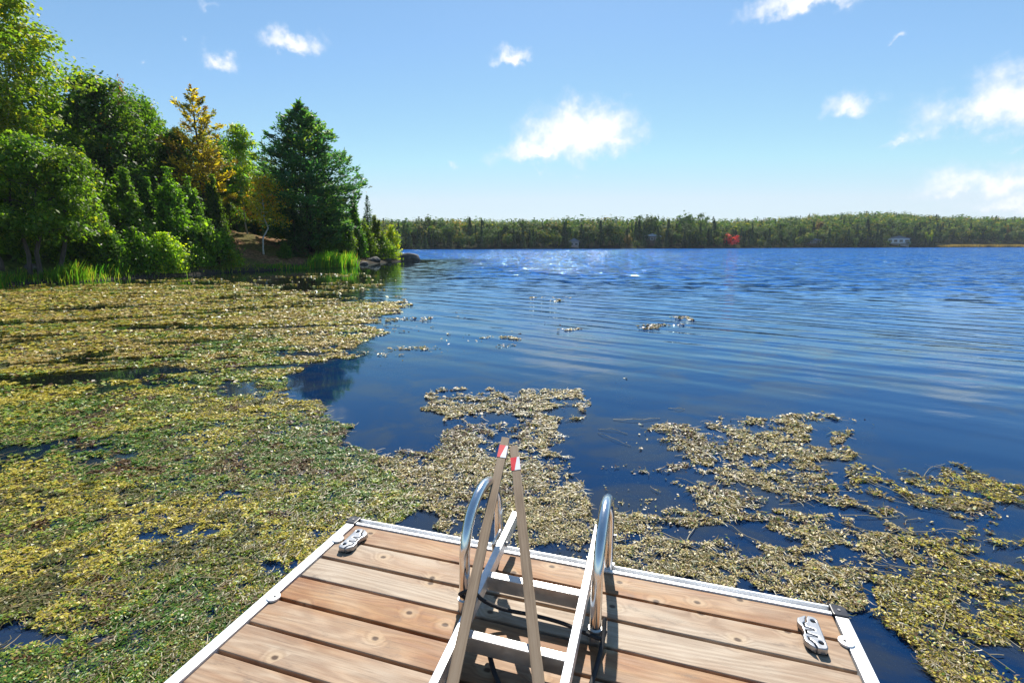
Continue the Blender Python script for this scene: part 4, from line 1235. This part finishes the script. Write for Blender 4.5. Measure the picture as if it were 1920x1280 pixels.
def weed_mesh(sel, zlo, zhi, smul, dim=1.0, tilt=.30):
    x, y, r, z0 = wx_[sel], wy_[sel], rr[sel], zid[sel]
    k = len(x)
    size = np.clip(.0050 * r, .0105, .11) * smul * g.uniform(.6, 1.5, k)
    nrm = g.normal(size=(k, 3)) * tilt; nrm[:, 2] = 1
    nrm /= np.linalg.norm(nrm, axis=1, keepdims=True)
    th = g.uniform(0, 6.283, k)
    t = np.stack([np.cos(th), np.sin(th), np.zeros(k)], 1)
    t -= nrm * (t * nrm).sum(1, keepdims=True); t /= np.linalg.norm(t, axis=1, keepdims=True)
    b = np.cross(nrm, t)
    Cn = np.stack([x, y, g.uniform(zlo, zhi, k) + size * .12 + (np.clip(fbm(x * 9, y * 11, 2, 61) - .45, 0, 1) * .045 if zlo >= 0 else 0)], 1)
    L = size[:, None]; Wd = L * g.uniform(.32, .7, (k, 1))
    V = np.stack([Cn - t * L * .55, Cn + b * Wd * .5 + nrm * L * .08, Cn + t * L * .55, Cn - b * Wd * .5 + nrm * L * .08], 1).reshape(-1, 3)
    # pigment by patch
    n1 = fbm(x * .38 + 9, y * .7, 4, 91); n2 = fbm(x * 1.7, y * 2.3, 4, 92); n3 = fbm(x * 5, y * 6, 2, 93)
    yel = np.array([.54, .45, .055]); grn = np.array([.085, .185, .018]); lim = np.array([.25, .33, .03]); brn = np.array([.12, .062, .022]); tan = np.array([.46, .34, .10]); crm = np.array([.54, .44, .19]); olv = np.array([.11, .115, .022])
    P = np.stack([yel, grn, lim, brn, tan, crm, olv])
    n2 = n2 + g.normal(size=k) * .07
    a = .5 * n1 + .5 * n2 + g.normal(size=k) * .035
    near = np.clip((9 - y) / 5, 0, 1) + .35 * (n1 - .5)
    idx = np.zeros(k, int)
    # left bay: green near the dock, straw yellow further out
    L_ = z0 == 0
    gthr = .385 + .20 * near
    idx[L_] = np.where(a[L_] < gthr[L_] - .05, 1, np.where(a[L_] < gthr[L_] + .02, 2, np.where(n3[L_] < .36, 6, np.where(near[L_] > .35, 0, np.where(n2[L_] > .52, 4, 0)))))
    idx[L_ & (n3 > .66) & (n2 < .5)] = 3
    Mi = (z0 == 2) | (z0 == 1) | (z0 < 0)
    u3 = g.random(k)
    idx[Mi] = np.where(u3[Mi] < .22, 3, np.where(u3[Mi] < .36, 6, np.where(a[Mi] < .43, 3, np.where(a[Mi] < .47, 6, np.where(a[Mi] < .53, 4, 5)))))
    Ri = z0 == 3
    idx[Ri] = np.where(u3[Ri] < .26, 3, np.where(u3[Ri] < .40, 6, 0)); lit = Ri & (u3 >= .40); Ri = lit
    idx[Ri] = np.where(a[Ri] < .40, 3, np.where(a[Ri] < .455, 6, np.where(a[Ri] < .5, 4, np.where(n1[Ri] > .56, 0, np.where(n2[Ri] > .5, 4, 5)))))
    swap = g.random(k) < .22
    idx[swap] = g.choice([0, 1, 2, 3, 4, 5, 6], swap.sum(), p=[.15, .12, .12, .22, .16, .11, .12])
    c = P[idx] * g.uniform(.65, 1.3, (k, 1)) * dim
    return np_mesh('floating_weed', V, np.arange(4 * k).reshape(-1, 4), M['weed'], np.repeat(c, 4, axis=0)), k


me, k1 = weed_mesh(keep | stray, .0, .010, 1.0, 1.0, .26)
props(link('floating_weed', me), 'yellow-green mats of water weed floating on the lake around the dock', 'water weed', kind='stuff')
low = (g.random(NS) < .13) & ok & (rr < 8.5) & (cover > 0) & (fbm(wx_ * .7, wy_ * 1.0, 4, 55) + .22 * (cover > .6) > .52)
me, k2 = weed_mesh(soft | low, -.22, -.02, 1.6, .9, .6)
me.name = 'sunken_weed'
props(link('sunken_weed', me), 'murky weed showing under the water surface', 'water weed', kind='stuff')
print('weed quads', k1, k2)
# matted thread-like stems woven through the near mats
cand = np.nonzero(keep & (rr < 7.5))[0]
pick = g.choice(cand, 15000, replace=False)
k = len(pick)
th = g.uniform(0, 6.283, k); bend = g.normal(size=k) * .9
L = g.uniform(.03, .11, k) * np.clip(rr[pick] / 4, .7, 1.6)
w = np.clip(.0009 * rr[pick], .0014, .005)
P0 = np.stack([wx_[pick], wy_[pick]], 1)
rows_ = []
for j in range(4):
    if j: P0 = P0 + np.stack([np.cos(th), np.sin(th)], 1) * (L / 3)[:, None]
    nn_ = np.stack([-np.sin(th), np.cos(th)], 1) * (w * (1 - .2 * j))[:, None]
    z_ = (.012 + .012 * g.random(k))[:, None]
    rows_ += [np.concatenate([P0 - nn_, z_], 1), np.concatenate([P0 + nn_, z_ + .001], 1)]
    th = th + bend / 3
Vs = np.stack(rows_, 1).reshape(-1, 3)
b8 = (np.arange(k) * 8)[:, None]
Fs = np.concatenate([b8 + [2 * j, 2 * j + 1, 2 * j + 3, 2 * j + 2] for j in range(3)])
cs = np.array([[.20, .15, .06], [.10, .09, .025], [.36, .28, .13], [.09, .12, .025]])[g.choice(4, k, p=[.3, .3, .15, .25])]
props(link('matted_stem', np_mesh('matted_stem', Vs, Fs, M['weed'], np.repeat(cs, 8, axis=0))), 'thread-like weed stems matted into the floating weed near the dock', 'weed stems', kind='stuff')
# loose stems trailing on the surface
g = np.random.default_rng(33)
mb = MB()
for i in range(90):
    zx, zy = g.choice([0, 1, 2], p=[.2, .3, .5]), 0
    px_ = (g.uniform(0, 700), g.uniform(1150, 1600), g.uniform(1600, 1920))[zx]; py_ = (g.uniform(850, 1270), g.uniform(760, 1050), g.uniform(850, 1270))[zx]
    q = at(px_, py_, .012)
    an_ = g.normal() * .6 + (2.6 if zx else .6); L = g.uniform(.15, .55)
    pts = []
    for j in range(6):
        pts.append((q.x, q.y, .008 + .02 * math.sin(math.pi * j / 5) * g.random()))
        an_ += g.normal() * .22
        q = q + Vector((math.cos(an_), math.sin(an_), 0)) * L / 5
    rq = Vector((pts[0][0] - O_.x, pts[0][1] - O_.y, 0))
    if -.5 < rq.dot(U_) < 2.9 and rq.dot(W_) < .5: continue
    mb.tube(pts, .0016 + .0012 * g.random(), 4, False)
o = mb.build('weed_stem', mat_simple('weed_stem', (.30, .25, .14), .4, 0, .3, 9))
props(o, 'thin pale weed stems trailing on the water', 'weed stems', kind='stuff')

# ------------------------------------------------------------------ the dock
dock = empty('dock', tuple(O_), -DOCK_A, 'floating wooden dock section with white aluminium edging in the foreground', 'dock')
NPL = 21
PL = MB().box((0, 0, 0), (2.272, .1345, .036)).build('plank', M['wood'], dock, bevel=.006, seg=3)
g = random.Random(4)
GREY = [.18, .72, .95, .08, .30, .62, .48, .15, .70, .85, .2]
for i in range(NPL):
    o = PL if i == 0 else PL.copy()
    if i:
        COL.objects.link(o); o.parent = dock
    o.location = (1.2085 + g.uniform(-.002, .002), -.0565 - .149 * i - .0745, -.018 + g.uniform(-.0012, .0012))
    o.rotation_euler = (g.uniform(-.006, .006), g.uniform(-.0006, .0006), g.uniform(-.0012, .0012))
    o.color = (GREY[i % len(GREY)], 0, 0, 1)
LEN = .06 + .149 * NPL
prof = [(-.010, -.15), (-.010, .006), (-.019, .006), (-.021, -.012), (-.044, -.012), (-.046, .006), (-.064, .006), (-.064, -.15)]
fm = MB().prism(prof, .070, 2.342, lambda y, z, x: (x, y, z)); fm.build('front_rail', M['rail'], dock, bevel=.0012, seg=1)
for s_ in (0, 1):
    x0 = .043 if s_ == 0 else 2.374
    MB().box((x0, -.072 - (LEN - .082) / 2, -.0725), (.048, LEN - .082, .157)).build('side_rail', M['rail'], dock, bevel=.002)
    cx = .010 if s_ == 0 else 2.402
    sg = 1 if s_ == 0 else -1
    pts = [(cx, -.070), (cx, -.018), (cx + sg * .012, -.005), (cx + sg * .058, -.005), (cx + sg * .058, -.058), (cx + sg * .055, -.070)]
    cp = MB().prism(pts, -.155, .012).build('corner_cap', M['black'], dock, bevel=.004)
    MB().tube([(cx + sg * .03, -.038, .012), (cx + sg * .03, -.038, .0145)], .006, 12).build('screw', M['screw'], cp)
    for wv in (-.215, -.66, -1.3):
        cx2 = .070 if s_ == 0 else 2.347
        tb = MB().tube([(cx2, wv, .002), (cx2, wv, .0115)], .0275, 32).build('mounting_tab', M['rail'], dock, bevel=.0012)
        MB().tube([(cx2 + sg * .006, wv, .0117), (cx2 + sg * .006, wv, .0127)], .005, 12).build('screw', M['dark'], tb)
for x0 in (.45, 1.2, 1.95):
    MB().box((x0, -LEN / 2, -.095), (.05, LEN - .15, .11)).build('joist', M['deckwood'], dock)
for x0 in (.5, 1.9):
    MB().box((x0, -LEN / 2 - .1, -.33), (.62, LEN - .4, .35)).build('float', M['float_'], dock, bevel=.04)


# screws in the planks are below what the photo shows; cleats
def outline_mesh(name, outer, holes, depth, bevel, mat):
    cu = bpy.data.curves.new(name, 'CURVE')
    cu.dimensions, cu.fill_mode = '2D', 'BOTH'
    cu.extrude, cu.bevel_depth, cu.bevel_resolution, cu.offset = depth / 2 - bevel, bevel, 3, -bevel
    for lp in [outer] + holes:
        sp = cu.splines.new('POLY'); sp.points.add(len(lp) - 1); sp.use_cyclic_u = True
        for p_, q in zip(sp.points, lp): p_.co = (q[0], q[1], 0, 1)
    tmp = bpy.data.objects.new(name, cu); COL.objects.link(tmp)
    dg = bpy.context.evaluated_depsgraph_get(); dg.update()
    me = bpy.data.meshes.new_from_object(tmp.evaluated_get(dg))
    bpy.data.objects.remove(tmp); bpy.data.curves.remove(cu)
    me.materials.clear(); me.materials.append(mat)
    return me


def circ(cx, cy, r, k=20, rev=False):
    return [(cx + r * math.cos(2 * math.pi * i / k), cy + r * math.sin(2 * math.pi * i / k)) for i in range(k)]


def cleat(loc, mirror):
    """pull-up cleat: rounded body with two bolt eyes, two Z slots and a wavy seam along one side"""
    r = empty('cleat', loc); r.parent = dock; r.scale = (1.02, .98, 1.0)
    m = -1 if mirror else 1
    hw, hl = .026, .088
    body = []
    # outer half with the wavy inner edge on +x
    for i in range(13):
        a = math.pi / 2 + math.pi / 2 * i / 12
        body.append((-hw + .018 + .018 * math.cos(a), hl - .018 + .018 * math.sin(a)))
    for i in range(13):
        a = math.pi + math.pi / 2 * i / 12
        body.append((-hw + .018 + .018 * math.cos(a), -hl + .018 + .018 * math.sin(a)))
    body += [(.010, -hl), (.014, -.062), (.027, -.048), (.028, -.034), (-.004, -.030), (-.004, -.022), (.027, -.016), (.028, .000), (-.002, .006), (-.002, .014), (.027, .020), (.027, .040), (.016, .050), (.014, .068), (.006, hl)]
    body = [(x * m, y) for x, y in body]
    if mirror: body = body[::-1]
    holes = [circ(-.008 * m, .060, .0085), circ(-.008 * m, -.056, .0085)]
    me = outline_mesh('body', body, holes, .026, .004, M['cleat'])
    o = link('body', me, r); o.location = (0, 0, .020)
    out = [(.032, hl - .012), (.018, hl), (.0095, hl - .002), (.018, .068), (.0205, .051), (.031, .041), (.031, .019), (.003, .0125), (.003, .0075), (.032, .0005), (.032, -.017), (.001, -.0235), (.001, -.0285), (.032, -.0335), (.031, -.049), (.0185, -.0635), (.0145, -hl), (.028, -.080), (.046, -.058), (.046, -.03), (.038, -.012), (.04, .02), (.050, .04), (.046, .066)]
    out = [(x * m, y) for x, y in out]
    if mirror: out = out[::-1]
    me = outline_mesh('horn', out, [], .024, .0035, M['cleat'])
    o = link('horn', me, r); o.location = (0, 0, .019)
    MB().box((.006 * m, 0, .004), (.066, .165, .006)).build('base_plate', M['dark'], r, bevel=.002)
    for y in (.060, -.056):
        MB().tube([(-.008 * m, y, .007), (-.008 * m, y, .017)], [.0062, .0045], 10).build('bolt', M['cleat'], r)
    return r


cleat((.158, -.218, 0), False)
cleat((2.236, -.225, 0), True)

# ------------------------------------------------------------------ swim ladder folded up on the dock
lad = empty('swim_ladder', tuple(O_ + U_ * 1.15 + W_ * -.35), -DOCK_A, 'aluminium swim ladder folded up onto the dock between two arched handrails', 'ladder')
LO = Vector((1.15, -.35, 0))


def L3(u, w, z): return (u - LO.x, w - LO.y, z)


def arch(u, w0, w1, h, lean0=.02):
    pts = []
    r1 = (w1 - w0) / 2
    pts.append((u, w0, .0))
    for i in range(1, 6): pts.append((u, w0 + lean0 * i / 5 * .6, (h - r1) * i / 5))
    a0 = w0 + lean0 * .6
    rc = (w1 - a0) / 2
    for i in range(1, 20):
        a = math.pi - math.pi * i / 20
        pts.append((u, a0 + rc + rc * math.cos(a), h - r1 + r1 * math.sin(a)))
    for i in range(0, 6): pts.append((u, w1, (h - r1) * (1 - i / 5) + (.0 if i < 5 else -.06)))
    return [L3(*q) for q in pts]


TOPH = .44
for u in (.880, 1.424):
    hr = MB().tube(arch(u, -.475, -.028, TOPH), .0222, 20).build('handrail', M['tube'], lad, smooth=True)
    MB().tube([L3(u, -.475, .0005), L3(u, -.475, .05)], .0262, 20).build('socket', M['step'], hr, smooth=True)
    MB().box(L3(u, -.016, -.03), (.06, .022, .10)).build('bracket', M['step'], hr, bevel=.003)
# the ladder's own sides rise a little towards the hinge at the dock edge
sl0, sl1 = Vector((0, -1.10, .036)), Vector((0, .035, .150))
dirl = (sl1 - sl0).normalized()
Ms = Matrix(((1, 0, 0), (0, dirl.y, -dirl.z), (0, dirl.z, dirl.y)))
for u in (.950, 1.366):
    c = (sl0 + sl1) / 2
    MB().box(L3(u, c.y, c.z), (.030, (sl1 - sl0).length, .056), Ms).build('side_rail', M['alu'], lad, bevel=.003)
    s_ = 1 if u < 1.1 else -1
    q = sl0 + dirl * .93
    hb = MB()
    hb.box(L3(u - s_ * .030, q.y, q.z - .01), (.008, .11, .085), Ms)
    hb.box(L3(u - s_ * .018, q.y - .02, q.z), (.02, .03, .03), Ms)
    hg = hb.build('hinge', M['step'], lad, bevel=.002)
    MB().tube([L3(u + s_ * .012, q.y, q.z), L3(u + s_ * .024, q.y, q.z)], .011, 12).build('bolt', M['screw'], hg)
    bolt = MB().tube([L3(1.446 if u > 1.1 else .852, -.03, .17), L3(1.458 if u > 1.1 else .84, -.03, .17)], .010, 10).build('bolt', M['screw'], lad)
for wv in (-.405, -.70, -.995):
    t = (wv - sl0.y) / (sl1.y - sl0.y)
    zc = sl0.z + (sl1.z - sl0.z) * t
    st = MB().box(L3(1.158, wv, zc - .004), (.389, .034, .070), Ms).build('step', M['step'], lad, bevel=.003)

# ------------------------------------------------------------------ two stakes with banded ends
def stake(b, t, w, th, tape_at, label, flip):
    b, t = Vector(b), Vector(t)
    ax = (t - b).normalized()
    L = (t - b).length
    nn = (Vector((0, 0, CZ)) - (b + t) / 2); nn = (nn - ax * nn.dot(ax)).normalized()
    nn = (Matrix.Rotation(flip, 3, ax) @ nn)
    sd_ = ax.cross(nn)
    mt = Matrix((sd_, nn, ax)).transposed().to_4x4()
    r = empty('wooden_stake', (0, 0, 0), 0, label, 'stake')
    r.matrix_world = Matrix.Translation(b) @ mt
    MB().box((0, 0, L / 2), (w, th, L)).build('shaft', M['stake'], r, bevel=.0015)
    z0, z1 = L - tape_at - .078, L - tape_at
    e = .0016
    hw, ht = w / 2 + e, th / 2 + e
    tb = MB()
    tb.m = 1
    # wrapped band: front shows a red and a white half along a diagonal
    for sgn in (1, -1):
        y = ht * sgn
        A, B, Cc, D = (-hw, y, z0), (hw, y, z0), (hw, y, z1), (-hw, y, z1)
        m0, m1 = (-hw + w * .36, y, z0), (-hw + w * .80, y, z1)
        tb.m = 0; tb.add([A, m0, m1, D], [(0, 1, 2, 3)])
        tb.m = 1; tb.add([m0, B, Cc, m1], [(0, 1, 2, 3)])
    tb.m = 0; tb.add([(-hw, -ht, z0), (-hw, ht, z0), (-hw, ht, z1), (-hw, -ht, z1)], [(0, 1, 2, 3)])
    tb.m = 0; tb.add([(hw, -ht, z0), (hw, ht, z0), (hw, ht, z1), (hw, -ht, z1)], [(0, 1, 2, 3)])
    tb.build('tape', [M['red'], M['white']], r)
    return r


def DK(u, w, z): return O_ + U_ * u + W_ * w + Vector((0, 0, z))


stake(at(823, 1400, DZ + .002), at(948, 822, DZ + .53), .040, .022, .055, 'wooden stake leaning left of the other, its red and white band higher', R(-6))
stake(at(1021, 1385, DZ + .002), at(963.5, 838, DZ + .50), .041, .022, .075, 'wooden stake leaning right of the other, its red and white band lower', R(-3))

# ------------------------------------------------------------------ ropes
def rope(pts, r, label, name='rope', k=6):
    P = [Vector(q) for q in pts]
    out = []
    for i in range(len(P) - 1):
        p0, p1, p2, p3 = P[max(i - 1, 0)], P[i], P[i + 1], P[min(i + 2, len(P) - 1)]
        for j in range(k):
            t = j / k
            out.append(.5 * ((2 * p1) + (p2 - p0) * t + (2 * p0 - 5 * p1 + 4 * p2 - p3) * t * t + (3 * p1 - p0 - 3 * p2 + p3) * t ** 3))
    out.append(P[-1])
    return props(MB().tube(out, r, 10).build(name, M['rope'], smooth=True), label, 'rope')


rope([DK(.915, -.50, .07), DK(.885, -.52, .10), DK(.90, -.55, .135), DK(.945, -.54, .15), DK(.98, -.52, .10), DK(1.06, -.50, .062), DK(1.18, -.485, .052), DK(1.30, -.49, .05), DK(1.40, -.51, .045), DK(1.452, -.505, .035), DK(1.462, -.46, .03)], .0075, 'black rope strung across the ladder behind its lower step')
rope([DK(1.455, -.44, .07), DK(1.458, -.50, .035), DK(1.452, -.58, .013), DK(1.440, -.70, .012), DK(1.425, -.85, .012), DK(1.41, -1.05, .012), DK(1.38, -1.3, .012)], .009, 'black rope running along the deck from the foot of the right handrail')
rope([DK(1.06, -.68, .035), DK(1.10, -.74, .02), DK(1.145, -.80, .013), DK(1.18, -.88, .012), DK(1.20, -1.0, .012)], .009, 'short black rope coming out from under the lower ladder step')
mh, nh = material('haze')
hv = nh('ShaderNodeVolumePrincipled', {'Color': (.80, .88, 1.0, 1), 'Density': .0002, 'Anisotropy': .1})
ho = nh('ShaderNodeOutputMaterial'); mh.node_tree.links.new(hv.outputs[0], ho.inputs['Volume'])
hz = MB().box((160, 290, 29), (1140, 760, 64)).build('haze', mh)
props(hz, 'thin blue summer haze over the lake', 'haze', kind='stuff')
print('total tris', sum(len(m.polygons) * 2 for m in bpy.data.meshes))
